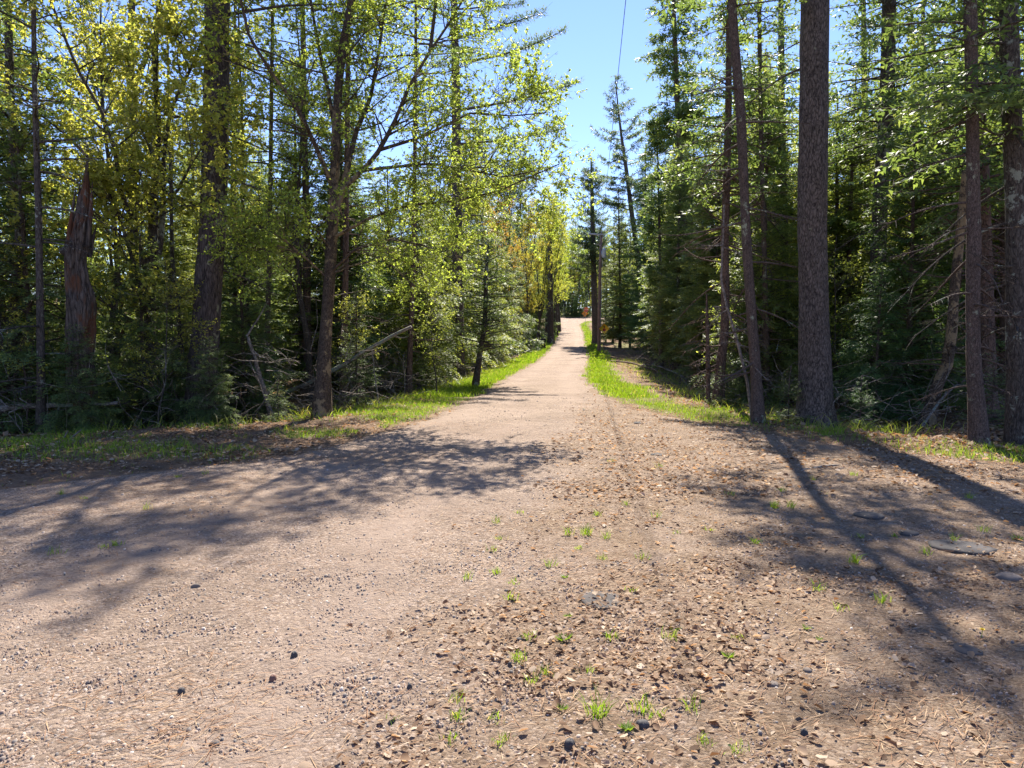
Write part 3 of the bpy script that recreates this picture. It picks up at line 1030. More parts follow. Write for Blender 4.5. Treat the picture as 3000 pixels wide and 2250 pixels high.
# ------------------------------------------------------------------ prototypes
PR = {}
PR['spruce_full'] = conifer(11, 13, .5, 2.3, 240, .13, low=.75, dead=(14, .3, 3), tw_sp=.115, sp=.085, sl=.16, sw=.055, tints=(.15, .85))
PR['spruce_b'] = conifer(12, 16, 1.2, 2.7, 240, .16, low=.6, up=(-.05, .2), droop=(.2, .5), tip=(.1, .35), dead=(26, .4, 4), tw_sp=.12, sp=.09, sl=.18, sw=.058, tints=(.2, .9))
PR['hemlock'] = conifer(13, 11, .7, 2.9, 150, .14, low=.9, pw=.65, up=(.15, .4), droop=(.45, .75), tip=(0, .1), hang=.6, twig=.5, tw_sp=.115, sp=.085, sl=.14, sw=.05, tints=(.25, .95), dead=(16, .2, 2.5))
PR['hemlock_b'] = conifer(14, 8, .4, 2.6, 120, .10, low=.95, pw=.6, up=(.1, .45), droop=(.4, .7), tip=(0, .1), hang=.5, twig=.5, tw_sp=.11, sp=.08, sl=.13, sw=.046, tints=(.15, .85))
PR['fir'] = conifer(15, 7.5, .3, 1.6, 150, .08, low=.9, up=(.05, .25), droop=(.05, .25), tip=(0, .15), tw_sp=.11, sp=.09, sl=.12, sw=.036, tints=(.05, .6))
PR['tall_spruce'] = conifer(16, 22, 6.0, 2.4, 250, .17, low=.55, up=(-.1, .15), droop=(.2, .5), tip=(.1, .35), dead=(80, 1.0, 8.5), tw_sp=.14, sp=.10, sl=.19, sw=.06, tints=(.2, .85), pw=.7)
PR['tall_spruce_b'] = conifer(17, 20, 3.2, 2.1, 240, .14, low=.5, up=(-.1, .2), droop=(.2, .5), tip=(.05, .3), dead=(70, .6, 6.5), tw_sp=.14, sp=.10, sl=.19, sw=.06, tints=(.15, .8), pw=.75)
PR['white_pine'] = conifer(18, 24, 6.5, 4.6, 84, .24, low=.6, pw=.55, up=(.15, .4), droop=(.1, .25), tip=(.15, .4), tw_sp=.12, sp=.09, sl=.24, sw=.06, twig=.22,
                           mat_n='pine_needle', bark='bark_pine', cluster=True, dead=(18, 3, 8), tints=(.2, .8))
PR['fir_sapling'] = conifer(19, 1.9, .1, .75, 60, .022, low=.95, up=(.05, .3), droop=(0, .2), tip=(0, .1), tw_sp=.05, sp=.045, sl=.06, sw=.018, tints=(.1, .7), k=5)


def stem(H, r0, r1, rng, sway=.25, base=(0, 0), top=None):
    t = np.linspace(0, 1, 7)
    p = np.stack([base[0] + np.cumsum(rng.normal(0, sway, 7)) * .5, base[1] + np.cumsum(rng.normal(0, sway, 7)) * .5, -.3 + (H + .3) * t], -1)
    p[0, :2] = base; p[1, :2] = base
    if top is not None:
        p[:, :2] += (t[:, None] ** 1.5) * np.array(top)
    return (p, r0, r1, True)


rg = np.random.default_rng(5)
PR['broadleaf_tall'] = broadleaf(21, [stem(14, .13, .02, rg)], 36, (2.0, 4.2), 7, 4, 4, (.075, .115), cl=2, t1=(.25, .99), upb=.35, elev1=(35, 60), tints=(.0, .7))
PR['broadleaf_multi'] = broadleaf(22, [stem(12, .09, .015, rg, top=(1.2, .4)), stem(11, .08, .015, rg, base=(.25, .1), top=(-1.5, .5)), stem(12, .08, .015, rg, base=(0, .3), top=(.2, -1.4))],
                                  15, (1.6, 3.0), 7, 4, 4, (.075, .115), cl=2, t1=(.2, .99), upb=.4, elev1=(30, 60), tints=(.2, .85))
PR['understory'] = broadleaf(23, [stem(5.5, .035, .008, rg, sway=.15)], 20, (1.0, 2.0), 6, 3, 3, (.055, .085), cl=2, t1=(.2, .98), upb=.05, elev1=(50, 80), tints=(.1, .85), flat=1.5)

# ------------------------------------------------------------------ the particular trees of the left side
def px_poly(pts, Y, dy=None):
    r = []
    for i, (x, y) in enumerate(pts):
        yy = Y + (dy[i] if dy else 0)
        r.append(at_y(x, y, yy))
    return np.array(r)


def rooted(pts, Y, r, k=14, amp=.08, seed=1, flare=1.5, dy=None, n=40):
    """trunk whose foot stands in the ground; returns mesh builder, centre line and foot position"""
    P = px_poly(pts, Y, dy)
    foot = P[0].copy(); foot[2] = float(gz(foot[0], foot[1]))
    P[0, 2] = min(P[0, 2], foot[2]) - 0.15
    P = resample(P, n)
    d = np.linalg.norm(P - P[0], axis=1)
    r = np.interp(np.linspace(0, 1, n), np.linspace(0, 1, len(r)), r)
    R = r * (1 + (flare - 1) * np.exp(-np.maximum(d - .15, 0) / .38))
    mb = MB(); tubes(mb, P - foot, R, k, rough=ridge(seed, amp))
    return mb, P - foot, foot, R


class Limbs(list):
    """limbs that become one part each, plus the fine ones past counting in .rest"""
    rest = None


def limbs_for(rng, P, spec, bark, needles=None, need_len=.13, split=False):
    """bare or needled limbs off a centre line: spec rows (z, azimuth, length, up, droop, tip)"""
    a = np.array(spec, float)
    z = a[:, 0]
    S = spines(rng, z, a[:, 2], np.radians(a[:, 1]), a[:, 3], a[:, 4], a[:, 5], 10, .06)
    S[..., :2] += along_trunk(P, z)[:, None, :2]
    br = MB(); tubes(br, S, (.010 + .011 * a[:, 2])[:, None] * np.linspace(1, .2, 10)[None], 6)
    bi = np.repeat(np.arange(len(a)), 12)
    p, T = at_t(S, bi, rng.uniform(.3, 1, len(bi)))
    Sd = norm(np.cross(T, np.array([0, 0, 1.0]))) * np.where(rng.random(len(bi)) < .5, 1, -1)[:, None]
    D = norm(T * .7 + Sd * .8 + rng.normal(0, .25, p.shape))
    ln = (.2 + .5 * rng.random(len(bi)))[:, None] * (.25 + a[bi, 2] * .25)[:, None]
    q = np.stack([p, p + D * ln * .5, p + D * ln - np.array([0, 0, .04])], 1)
    qr = np.broadcast_to(np.array([.006, .004, .002]), (len(q), 3))
    if split:
        out = Limbs()
        for i in range(len(a)):
            one = MB(); tubes(one, S[i:i + 1], (.010 + .011 * a[i:i + 1, 2])[:, None] * np.linspace(1, .2, 10)[None], 6)
            tubes(one, q[bi == i], qr[bi == i], 3)
            out.append(one)
        return out, S, a[:, 2]
    tubes(br, q, qr, 3)
    return br, S, a[:, 2]


def hero_tree(name, label, built, bark, limbs=None, crown=None, cat='tree', k_smooth=True):
    mb, P, foot, R = built
    e = empty(name, foot, label, cat)
    mb.build('trunk', M[bark], e, True)
    if isinstance(limbs, Limbs):
        for one in limbs: one.build('branch', M[bark], e, True)
        limbs = limbs.rest
    if limbs is not None: tag(limbs.build('branches', M[bark], e, True), kind='stuff')
    if crown is not None:
        c = crown[0].build('crown', M[crown[1]], e)
    return e


def high_crown(rng, P, z0, z1, n, Lm, sparse=1.0, sl=.17, sw=.045, matn='pine_needle', up=(.1, .35), droop=(.1, .3)):
    """needled limbs between heights z0 and z1 of a centre line"""
    z = np.sort(rng.uniform(z0, z1, n)); u = (z - z0) / (z1 - z0)
    L = Lm * (1 - u) ** .6 * rng.uniform(.5, 1.1, n) + .2
    az = np.arange(n) * 2.4 + rng.normal(0, .4, n)
    S = spines(rng, z, L, az, rng.uniform(*up, n) + u * .3, rng.uniform(*droop, n), rng.uniform(.1, .3, n))
    S[..., :2] += along_trunk(P, z)[:, None, :2]
    br = MB(); tubes(br, S, (.008 + .010 * L)[:, None] * np.linspace(1, .2, 8)[None], 4)
    cr = MB(); needle_sprays(cr, rng, S, L, .14 / sparse, .10, sl, sw, twig=.22, cluster=True, tint_lo=.2, tint_hi=.8)
    return br, cr


# the large pine left of the road
r_ = np.random.default_rng(101)
b = rooted([(588, 1222), (592, 1120), (602, 1000), (610, 850), (622, 650), (632, 450), (636, 250), (637, 0), (640, -700), (645, -1700)], 14.9,
           [.30, .275, .26, .255, .245, .24, .235, .225, .18, .06], k=28, amp=.07, seed=2, flare=1.5, n=90)
lb, S_, L_ = limbs_for(r_, b[1], [(8.35, 5, 2.6, .25, .05, .0), (7.95, -20, 2.2, -.30, .12, .0), (7.6, 15, 1.9, -.35, .08, 0), (6.5, -10, 2.0, -.15, .1, 0), (6.1, 20, 1.5, -.3, .1, 0),
                                 (5.2, -5, 1.7, -.28, .12, 0), (4.55, 12, 1.6, -.12, .05, 0), (4.2, -30, 1.3, -.4, .3, 0), (6.9, 170, 1.2, -.1, .1, 0), (3.3, 15, 1.3, -.2, .25, 0), (5.8, 200, .8, 0, .1, 0)], 'bark_pine', split=True)
b2, c2 = high_crown(r_, b[1], 9.0, 21, 44, 3.3)
lb.rest = b2
hero_tree('pine_tree', 'tallest pine on the left verge, thick straight dark trunk with pale lichen patches', b, 'bark_pine_lichen', lb, (c2, 'pine_needle'))

# the broken snag
P = px_poly([(242, 1245), (240, 1100), (240, 950), (232, 800), (232, 650), (236, 560), (238, 500), (241, 452)], 13.3)
foot = P[0].copy(); foot[2] = float(gz(foot[0], foot[1]))
P[0, 2] = foot[2] - .2
P = resample(P, 64) - foot
P[:, 0] += np.interp(np.linspace(0, 1, 64), [0, .3, .5, .62, .75, .85, 1], [0, -.04, .03, -.03, .05, .10, .10])
R = .86 * np.interp(np.linspace(0, 1, 64), [0, .10, .3, .5, .62, .72, .80, .87, .92, 1.0], [.36, .27, .22, .235, .20, .215, .145, .10, .05, .012])


def snag_rough(Pp, ang):
    z = Pp[..., 2][..., None]; a = np.broadcast_to(ang, Pp.shape[:2] + (len(ang),))
    h = z / 5.2
    g = 1 + .36 * (vnoise(a * 1.7 + 9, z * 2.1 + 20, 5) - .5) * 2 + .16 * (vnoise(a * 9 + 9, z * 2.2 + 20, 6) - .5) * 2 + .10 * (vnoise(a * 16 + 9, z * 7 + 20, 12) - .5)
    gouge = np.exp(-((a - 5.0) / .55) ** 2) * smooth(.40, .55, h) * .55 * vnoise(z * 3 + 7, z * 0 + 3, 8)
    return g - gouge


sn = MB(); tubes(sn, P, R, 54, rough=snag_rough)
e = empty('snag', foot, 'broken-off dead trunk with jagged top and orange rotten wood, at the left', 'dead tree')
sn.build('trunk', M['bark_snag'], e, False)
spl = MB()
for i in range(9):
    a = i * .7 + .3; rr = .08 + .06 * (i % 3)
    h = 4.1 + .5 * ((i * 37) % 10) / 10
    q = np.array([[math.cos(a) * rr, math.sin(a) * rr, h - .9], [math.cos(a) * rr * .9, math.sin(a) * rr * .9, h - .3], [math.cos(a) * rr * .8, math.sin(a) * rr * .8, h + .25]])
    q[:, :2] += along_trunk(P, q[:, 2])[:, :2]
    tubes(spl, q, np.array([.05, .035, .006]), 5)
sp_o = spl.build('splinter', M['bark_snag'], e)
for i in range(26):
    q_ = np.random.default_rng(700 + i); a = q_.uniform(3.4, 6.0) if i % 4 else q_.uniform(0, 6.28); h = q_.uniform(1.2, 4.3); f_ = int(h / 5.4 * 63); rr = R[f_] * .97
    ln = q_.uniform(.25, .8); out_ = q_.uniform(.02, .10)
    q = np.array([[math.cos(a) * rr, math.sin(a) * rr, h - ln], [math.cos(a + .1) * (rr + .015), math.sin(a + .1) * (rr + .015), h - ln * .4], [math.cos(a + .15) * (rr + out_), math.sin(a + .15) * (rr + out_), h]])
    q[:, :2] += along_trunk(P, q[:, 2])[:, :2]
    sb = MB(); tubes(sb, q, np.array([.035, .028, .004]) * q_.uniform(.7, 1.5), 4); sb.build('bark_strip', M['bark_snag'], e)
# bracket fungus like burr on its left
kb = MB()
P2 = np.array([[-.16, -.02, 3.35], [-.27, -.03, 3.42], [-.33, -.04, 3.40]])
P2[:, :2] += along_trunk(P, P2[:, 2])[:, :2]
tubes(kb, P2, np.array([.06, .09, .05]), 8)
kb.build('bark_burr', M['bark_maple'], e, True)

# multi stemmed maple between snag and pine
st = []
Y0 = 15.3
base_px = (428, 1185)
for pts, r0, r1, fl, dy in (
        ([(428, 1195), (432, 1080), (438, 960), (440, 850), (448, 700), (452, 560), (462, 420), (462, 300), (450, 180), (462, 60), (480, -200)], .15, .03, True, None),
        ([(440, 880), (470, 720), (478, 600), (480, 450), (500, 320), (560, 200), (620, 60), (650, -100)], .07, .02, False, None),
        ([(440, 850), (420, 760), (385, 640), (352, 560), (340, 450), (300, 330), (230, 210), (170, 60), (120, -80)], .06, .018, False, [0, -.1, -.3, -.5, -.7, -.9, -1.1, -1.3, -1.5]),
        ([(436, 960), (400, 800), (352, 640), (300, 520), (225, 420), (110, 330), (30, 260)], .05, .015, False, [0, -.2, -.4, -.7, -1., -1.2, -1.4]),
        ([(450, 620), (520, 560), (560, 480), (620, 390), (680, 330)], .04, .012, False, [0, -.3, -.6, -.9, -1.2])):
    st.append((px_poly(pts, Y0, dy), r0, r1, fl))
foot = st[0][0][0].copy(); foot[2] = float(gz(foot[0], foot[1])); st[0][0][0][2] = foot[2] - .15
st = [(p - foot, a, c, d) for p, a, c, d in st]
mp = broadleaf(31, st, 21, (1.0, 2.5), 7, 4, 4, (.06, .10), (.55, .8), droop=.6, tints=(.25, .95), cl=2, bark='bark_maple', rough=True, t1=(.18, .98), elev1=(45, 80), upb=.0, bias=np.array([0, -.5, 0]))
e = place(mp, 'maple_tree', foot, label='many-stemmed young maple with yellowish leaves between the snag and the big pine', tintc=(1.0, .93, .9))

# the beech with spreading leafy crown
Y0 = 15.0
st = []
for pts, r0, r1, fl, dy in (
        ([(940, 1212), (945, 1120), (952, 1000), (962, 870), (970, 740), (974, 640), (982, 520), (986, 400), (988, 280), (1000, 160), (1028, 20), (1030, -250), (990, -700)], .155, .035, True, None),
        ([(974, 700), (992, 610), (1008, 545), (1060, 505), (1105, 450), (1150, 370), (1200, 250), (1260, 150), (1325, 55), (1390, -60)], .065, .016, False, [0, -.1, -.1, -.2, -.3, -.4, -.5, -.5, -.5, -.4]),
        ([(1004, 560), (1030, 440), (1045, 380), (1085, 290), (1110, 150), (1140, -60)], .07, .02, False, [0, .2, .4, .6, .8, 1.]),
        ([(1060, 500), (1150, 490), (1260, 480), (1380, 500), (1480, 520), (1570, 500)], .04, .01, False, [-.2, -.5, -.9, -1.2, -1.5, -1.7]),
        ([(980, 560), (930, 440), (880, 330), (800, 220), (730, 110), (660, -200)], .05, .014, False, [0, -.3, -.6, -1., -1.4, -1.6]),
        ([(966, 820), (900, 760), (830, 700), (760, 660)], .03, .01, False, [0, -.3, -.6, -.9]),
        ([(986, 400), (960, 260), (930, 120), (900, -60), (850, -400)], .05, .015, False, [0, .3, .6, .9, 1.2]),
        ([(1028, 20), (1090, -200), (1180, -420), (1270, -620)], .05, .012, False, [0, .2, .5, .8]),
        ([(1260, 150), (1290, -100), (1330, -350), (1360, -600)], .04, .01, False, [-.5, 0, .5, .9]),
        ([(1110, 440), (1240, 400), (1380, 330), (1500, 340), (1600, 330)], .035, .009, False, [-.3, -.8, -1.3, -1.6, -1.8]),
        ([(970, 700), (1080, 640), (1200, 600), (1330, 590), (1460, 560), (1640, 480)], .035, .009, False, [0, -.3, -.7, -1.1, -1.5, -1.9]),
        ([(966, 800), (1040, 730), (1150, 700), (1250, 720), (1330, 760)], .03, .008, False, [0, -.4, -.8, -1.2, -1.5])):
    st.append((px_poly(pts, Y0, dy), r0, r1, fl))
foot = st[0][0][0].copy(); foot[2] = float(gz(foot[0], foot[1])); st[0][0][0][2] = foot[2] - .15
st = [(p - foot, a, c, d) for p, a, c, d in st]
bc = broadleaf(33, st, 22, (.8, 2.2), 7, 4, 4, (.04, .075), (.5, .75), droop=.45, tints=(.0, .75), cl=2, bark='bark_beech', rough=True, t1=(.22, .99), elev1=(40, 75), upb=.12)
place(bc, 'beech_tree', foot, label='wide spreading tree with fresh yellow-green leaves and a crooked mottled trunk', tintc=(.95, 1.0, .9))

# tall pine behind the beech whose boughs reach out into the sky
r_ = np.random.default_rng(105)
b = rooted([(1345, 1090), (1342, 800), (1338, 500), (1335, 250), (1330, 0), (1325, -300)], 31, [.26, .24, .22, .19, .14, .04], k=10, seed=7)
lb, S_, L_ = limbs_for(r_, b[1], [(11.6, 0, 5.3, .10, -.12, .02), (10.2, -8, 4.4, .0, -.15, 0), (13.6, 5, 4.6, .12, -.10, .05), (14.6, -10, 3.8, .15, -.05, 0), (9.2, 10, 3.6, 0, -.1, 0), (12.6, 180, 3, .1, 0, 0),
                                 (8.2, -30, 3.0, .1, .1, 0), (7.2, 20, 3.0, .05, .1, 0), (6.4, -60, 2.4, .05, .1, 0), (15.8, 20, 3.0, .2, 0, 0), (16.8, -20, 2.6, .2, 0, 0), (10.9, 60, 3.0, .1, 0, 0),
                                 (13.0, -70, 2.5, .1, 0, 0), (14.0, 120, 2.5, .1, 0, 0), (17.5, 200, 2.2, .2, 0, 0), (11.3, 220, 2.6, .1, 0, 0), (5.4, 200, 2., 0, .1, 0), (9.7, 150, 2.4, .1, 0, 0)], 'bark_pine', split=True)
cr = MB(); needle_sprays(cr, r_, S_, L_, .07, .09, .20, .035, t0=.3, twig=.16, hang=-.15, cluster=True, tint_lo=.3, tint_hi=.8)
hero_tree('pine_tree', 'tall pine behind the spreading tree, its needled boughs reaching right into the open sky', b, 'bark_pine', lb, (cr, 'pine_needle'))

# other individual trunks of the left side: (points, distance, radius base, radius top, bark, name, label, crown spec)
LEFT = [
    ([(118, 1256), (120, 1100), (118, 900), (112, 600), (100, 200), (95, -300)], 12.9, .075, .03, 'bark_maple', 'spruce_tree', 'thin dark trunk between the snag and the left edge of the wood', (5.2, 14, 30, 1.6)),
    ([(545, 1130), (520, 900), (505, 760)], 19.0, .07, .05, 'bark_maple', 'spruce_tree', 'slender dark trunk standing close behind the big lichen-spotted pine', (7.5, 13, 22, 1.5)),
    ([(395, 1100), (392, 700), (385, 350), (382, 100), (400, -200)], 22.0, .20, .10, 'bark_maple', 'broadleaf_tree', 'tall forked trunk rising behind the young maple', None),
    ([(905, 1135), (900, 950), (898, 700), (890, 300), (885, -100)], 21.0, .13, .06, 'bark_spruce', 'spruce_tree', 'dark straight trunk just left of the crooked mottled one, farther back', (7.5, 17, 34, 1.8)),
    ([(1004, 1150), (1008, 1000), (1012, 800), (1016, 500), (1020, 100)], 19.0, .10, .05, 'bark_red', 'spruce_tree', 'reddish trunk showing right behind the crooked mottled tree', (8.8, 17, 60, 3.0)),
    ([(1196, 1150), (1204, 950), (1210, 800), (1214, 600), (1218, 200)], 22.0, .095, .05, 'bark_red', 'spruce_tree', 'slim red-brown trunk with dead side twigs right of the little fir', (10.5, 19, 56, 3.0)),
    ([(780, 1160), (784, 950), (790, 700), (795, 300), (800, -100)], 20.0, .08, .04, 'bark_spruce', 'spruce_tree', 'slim dark trunk midway between the big pine and the crooked mottled tree', (5.5, 16, 34, 1.7)),
    ([(1390, 1108), (1405, 1040), (1420, 960), (1424, 800)], 25.0, .12, .07, 'bark_maple', 'hemlock_tree', 'leaning short dark trunk at the brush pile beside the left grass verge', (1.2, 5.2, 110, 1.7)),
    ([(30, 1240), (40, 1000), (60, 700), (30, 300), (20, -200)], 14.5, .12, .06, 'bark_maple', 'hemlock_tree', 'dark leafy-draped trunk at the far left edge of the picture', (4.5, 13, 50, 2.2)),
    ([(690, 1150), (688, 900), (680, 600), (690, 200)], 24.0, .10, .05, 'bark_spruce', 'spruce_tree', 'slim trunk in shade right behind the big pine', (6, 17, 34, 1.7)),
]
for i, (pts, Y, ra, rb_, bk, nm, lab, cs) in enumerate(LEFT):
    r_ = np.random.default_rng(200 + i)
    b = rooted(pts, Y, [ra, (ra + rb_) / 2, rb_], k=10, amp=.08, seed=10 + i)
    cr = None
    zt = b[1][-1, 2]
    spec = [(z, r_.uniform(0, 360), r_.uniform(.5, 1.5), r_.uniform(-.1, .2), r_.uniform(0, .4), 0) for z in r_.uniform(.6, max(zt * .9, 1.2), 22)]
    lb, _, _ = limbs_for(r_, b[1], spec, bk)
    if cs:
        ext = b[1]
        if zt < cs[1]:
            dz = cs[1] - zt
            ext = np.concatenate([b[1], b[1][-1:] + np.array([[0.1, 0, dz]])])
            tubes(b[0], ext[-2:], np.array([rb_, .015]), 8)
        b2, c2 = high_crown(r_, ext, cs[0], cs[1], cs[2], cs[3], sl=.14, sw=.04, droop=(.2, .5))
        for kf, fs in b2.f.items():
            lb.f.setdefault(kf, []).extend([(f + lb.n, m) for f, m in fs])
        lb.v += b2.v; lb.t += b2.t; lb.n += b2.n
        cr = (c2, 'needle')
    elif nm == 'broadleaf_tree':
        pass
    if nm == 'broadleaf_tree':
        P_ = b[1]
        t5 = broadleaf(222, [(P_, .2, .08, True), (np.array([P_[26], P_[26] + [1.2, 0, 2.5], P_[26] + [1.8, .3, 6]]), .09, .02, False),
                             (np.array([P_[18], P_[18] + [-1.0, 0, 2.5], P_[18] + [-1.6, .3, 6]]), .08, .02, False)],
                       16, (1.5, 3.2), 6, 4, 2, (.08, .12), cl=2, t1=(.4, 1), upb=.3, tints=(.3, 1.0))
        place(t5, nm, b[2], label=lab, tintc=(1, .95, .9))
        continue
    hero_tree(nm, lab, b, bk, lb, cr)

# ------------------------------------------------------------------ the particular trees of the right side
RIGHT = [
    # pts, Y, radii, bark, name, label, crown(z0,z1,n,L), dead limbs n, k
    ([(2390, 1218), (2388, 1100), (2384, 950), (2382, 800), (2380, 650), (2382, 450), (2386, 250), (2388, 0), (2392, -700), (2400, -1600)], 14.2,
     [.33, .285, .27, .265, .262, .26, .25, .235, .17, .05], 'bark_pine', 'pine_tree', 'thickest trunk of the right side, a straight grey-brown pine', (10, 20, 36, 3.0), 4, 28),
    ([(2224, 1214), (2212, 1050), (2200, 900), (2190, 760), (2184, 650), (2178, 500), (2168, 300), (2150, 100), (2138, -100), (2120, -900)], 14.0,
     [.115, .10, .095, .09, .09, .085, .08, .075, .07, .03], 'bark_spruce', 'spruce_tree', 'slender left-leaning spruce just left of the thickest pine', (8.0, 16, 60, 1.4), 30, 14),
    ([(2104, 1160), (2112, 1060), (2124, 960), (2125, 820), (2124, 690), (2130, 500), (2134, 300), (2136, -100)], 18.6,
     [.14, .12, .108, .10, .095, .085, .07, .05], 'bark_red', 'spruce_tree', 'trunk with peeling orange-scarred bark and moss at its foot by the right verge', (5.5, 13.5, 80, 1.7), 34, 12),
    ([(2208, 1214), (2190, 1120), (2160, 1000), (2130, 900), (2112, 820), (2118, 700), (2122, 600)], 14.3,
     [.035, .032, .03, .027, .022, .015], 'dead_twig', 'dead_sapling', 'thin crooked pale sapling stem bowed to the left beside the slender spruce', None, 10, 8),
    ([(2076, 1158), (2074, 1050), (2072, 950), (2070, 860)], 18.5, [.06, .055, .05, .02], 'bark_red', 'dead_sapling', 'short dead broken sapling left of the orange-scarred trunk', None, 14, 8),
    ([(1937, 1072), (1936, 950), (1935, 800), (1930, 600), (1926, 400), (1924, 320)], 42.0, [.13, .12, .10, .07, .04, .015], 'bark_spruce', 'spruce_tree', 'thin spire spruce with a dense dark knot of twigs near its top', (4, 14.5, 150, 1.3), 14, 8),
    ([(2026, 1056), (2016, 900), (2008, 780), (2002, 600), (1988, 400), (1982, 250), (1976, 80), (1972, -60), (1968, -260)], 40.0,
     [.24, .22, .20, .19, .165, .14, .11, .08, .03], 'bark_spruce', 'spruce_tree', 'tall spruce with a long bare leaning trunk and a ragged top against the sky', (12.5, 24.5, 110, 2.7), 40, 10),
    ([(2250, 1150), (2246, 1000), (2240, 800), (2232, 500), (2226, 200), (2222, -300)], 19.0, [.075, .07, .06, .055, .05, .03], 'bark_spruce', 'spruce_tree', 'thin trunk in the gap between the slender spruce and the thickest pine', (7, 15, 60, 1.5), 30, 10),
    ([(2305, 1120), (2300, 950), (2296, 700), (2290, 400), (2288, 0)], 24.0, [.16, .15, .13, .11, .08], 'bark_maple', 'spruce_tree', 'dark trunk just left of the thickest pine, standing farther back', (6, 17, 80, 2.0), 20, 10),
    ([(2562, 1150), (2568, 1000), (2570, 800), (2578, 600), (2592, 400), (2602, 200), (2606, -100), (2610, -500)], 19.0, [.22, .2, .19, .185, .18, .17, .15, .08], 'bark_maple', 'spruce_tree', 'sturdy dark trunk in shade right of the thickest pine, limbs to both sides', (6.5, 17, 90, 2.6), 26, 12),
    ([(2540, 1110), (2544, 800), (2540, 500), (2532, 200), (2528, -100)], 25.0, [.14, .13, .12, .1, .06], 'bark_maple', 'broadleaf_tree', 'slim trunk just left of the sturdy shaded trunk, deeper in the wood', (7, 15, 30, 1.6), 14, 8),
    ([(2712, 1205), (2745, 1130), (2775, 1070), (2790, 960), (2796, 850), (2812, 700), (2830, 500)], 14.6, [.13, .11, .10, .09, .085, .08], 'bark_beech', 'leaning_tree', 'short mossy-footed trunk leaning right near the sunlit leaf litter', None, 16, 12),
    ([(2872, 1296), (2862, 1200), (2852, 1050), (2850, 900), (2852, 700), (2850, 400), (2842, 0), (2838, -900)], 10.9, [.12, .10, .095, .09, .09, .088, .08, .04], 'bark_spruce', 'spruce_tree', 'straight grey-brown trunk in front of the mossy-footed leaning one', (4.8, 13, 60, 1.7), 24, 14),
    ([(2990, 1300), (2984, 1100), (2978, 900), (2975, 600), (2960, 200), (2940, -600)], 11.2, [.17, .15, .14, .13, .12, .06], 'bark_maple', 'spruce_tree', 'reddish-dark trunk cut by the right edge of the picture', (4.5, 15, 60, 2.2), 26, 14),
    ([(2905, 1180), (2890, 900), (2880, 600), (2872, 300), (2868, 0), (2866, -300)], 15.5, [.16, .15, .14, .13, .12, .08], 'bark_red', 'spruce_tree', 'red-brown trunk veiled by fine dead twigs near the upper right', (4.6, 16, 90, 2.4), 45, 12),
    ([(2950, 1120), (2955, 850), (2950, 600), (2935, 300), (2920, 0)], 18.0, [.18, .17, .16, .14, .1], 'bark_red', 'spruce_tree', 'dark red trunk behind the twig veil, second from the right edge', (4.2, 16, 100, 2.4), 40, 12),
    ([(2680, 1100), (2684, 900), (2690, 600), (2700, 300), (2705, 0)], 23.0, [.11, .10, .09, .08, .05], 'bark_maple', 'spruce_tree', 'slim trunk midway between the sturdy shaded trunk and the leaning one', (7.5, 16, 50, 1.8), 26, 8),
    ([(2165, 1090), (2164, 900), (2160, 600), (2155, 300), (2150, 0)], 27.0, [.13, .12, .11, .09, .06], 'bark_spruce', 'spruce_tree', 'straight trunk behind the slender left-leaning spruce', (5, 18, 90, 2.0), 30, 8),
    ([(1745, 988), (1742, 900), (1738, 750), (1735, 600), (1732, 470)], 75.0, [.36, .33, .3, .22, .08], 'bark_pine', 'pine_tree', 'dark full pine standing left of the utility pole beside the road', (7, 20.5, 110, 3.0), 10, 10),
    ([(1900, 1010), (1880, 850), (1865, 720), (1850, 620), (1838, 520), (1825, 430), (1812, 330), (1803, 228)], 70.0, [.34, .31, .28, .25, .21, .17, .1, .03], 'bark_pine', 'pine_tree', 'lone leaning pine with open layered boughs against the blue sky', (11.0, 26.2, 60, 5.0), 8, 10),
]
for i, (pts, Y, rr, bk, nm, lab, cs, nd, kk) in enumerate(RIGHT):
    r_ = np.random.default_rng(300 + i)
    b = rooted(pts, Y, rr, k=kk, amp=.06, seed=40 + i, n=90 if kk > 20 else 34, flare=1.5 if nm != 'dead_sapling' else 1.1)
    zt = b[1][-1, 2]
    zmax = min(cs[0] + .5 if cs else zt * .95, zt)
    spec = [(z, r_.uniform(0, 360), r_.uniform(.5, 1.7) * (.5 if nm == 'dead_sapling' else 1), r_.uniform(-.4, .2), r_.uniform(0, .7), r_.uniform(0, .3)) for z in r_.uniform(.9 if nd > 4 else 6, zmax, nd)]
    lb, _, _ = limbs_for(r_, b[1], spec, bk)
    cr = None
    if cs:
        far = Y > 35
        mtn = 'pine_needle' if nm == 'pine_tree' else 'needle'
        dr = (.1, .25) if nm == 'pine_tree' else (.3, .6)
        b2, c2 = high_crown(r_, b[1], cs[0], min(cs[1], zt - .05), cs[2], cs[3], sl=.28 if far else .16, sw=.075 if far else .05, matn=mtn, droop=dr,
                            up=(.1, .35) if nm == 'pine_tree' else (-.05, .2))
        if 'dense dark knot' in lab:
            n = 500; q = r_.normal(0, .30, (n, 3)) + np.array([b[1][-1, 0], b[1][-1, 1], zt - 1.4]); d_ = norm(r_.normal(0, 1, (n, 3)))
            blades(c2, q, d_, norm(np.cross(d_, r_.normal(0, 1, (n, 3)))), np.full(n, .22), np.full(n, .08), np.zeros(n))
        for kf, fs in b2.f.items():
            lb.f.setdefault(kf, []).extend([(f + lb.n, m) for f, m in fs])
        lb.v += b2.v; lb.t += b2.t; lb.n += b2.n
        cr = (c2, mtn)
    hero_tree(nm, lab, b, bk, lb, cr)

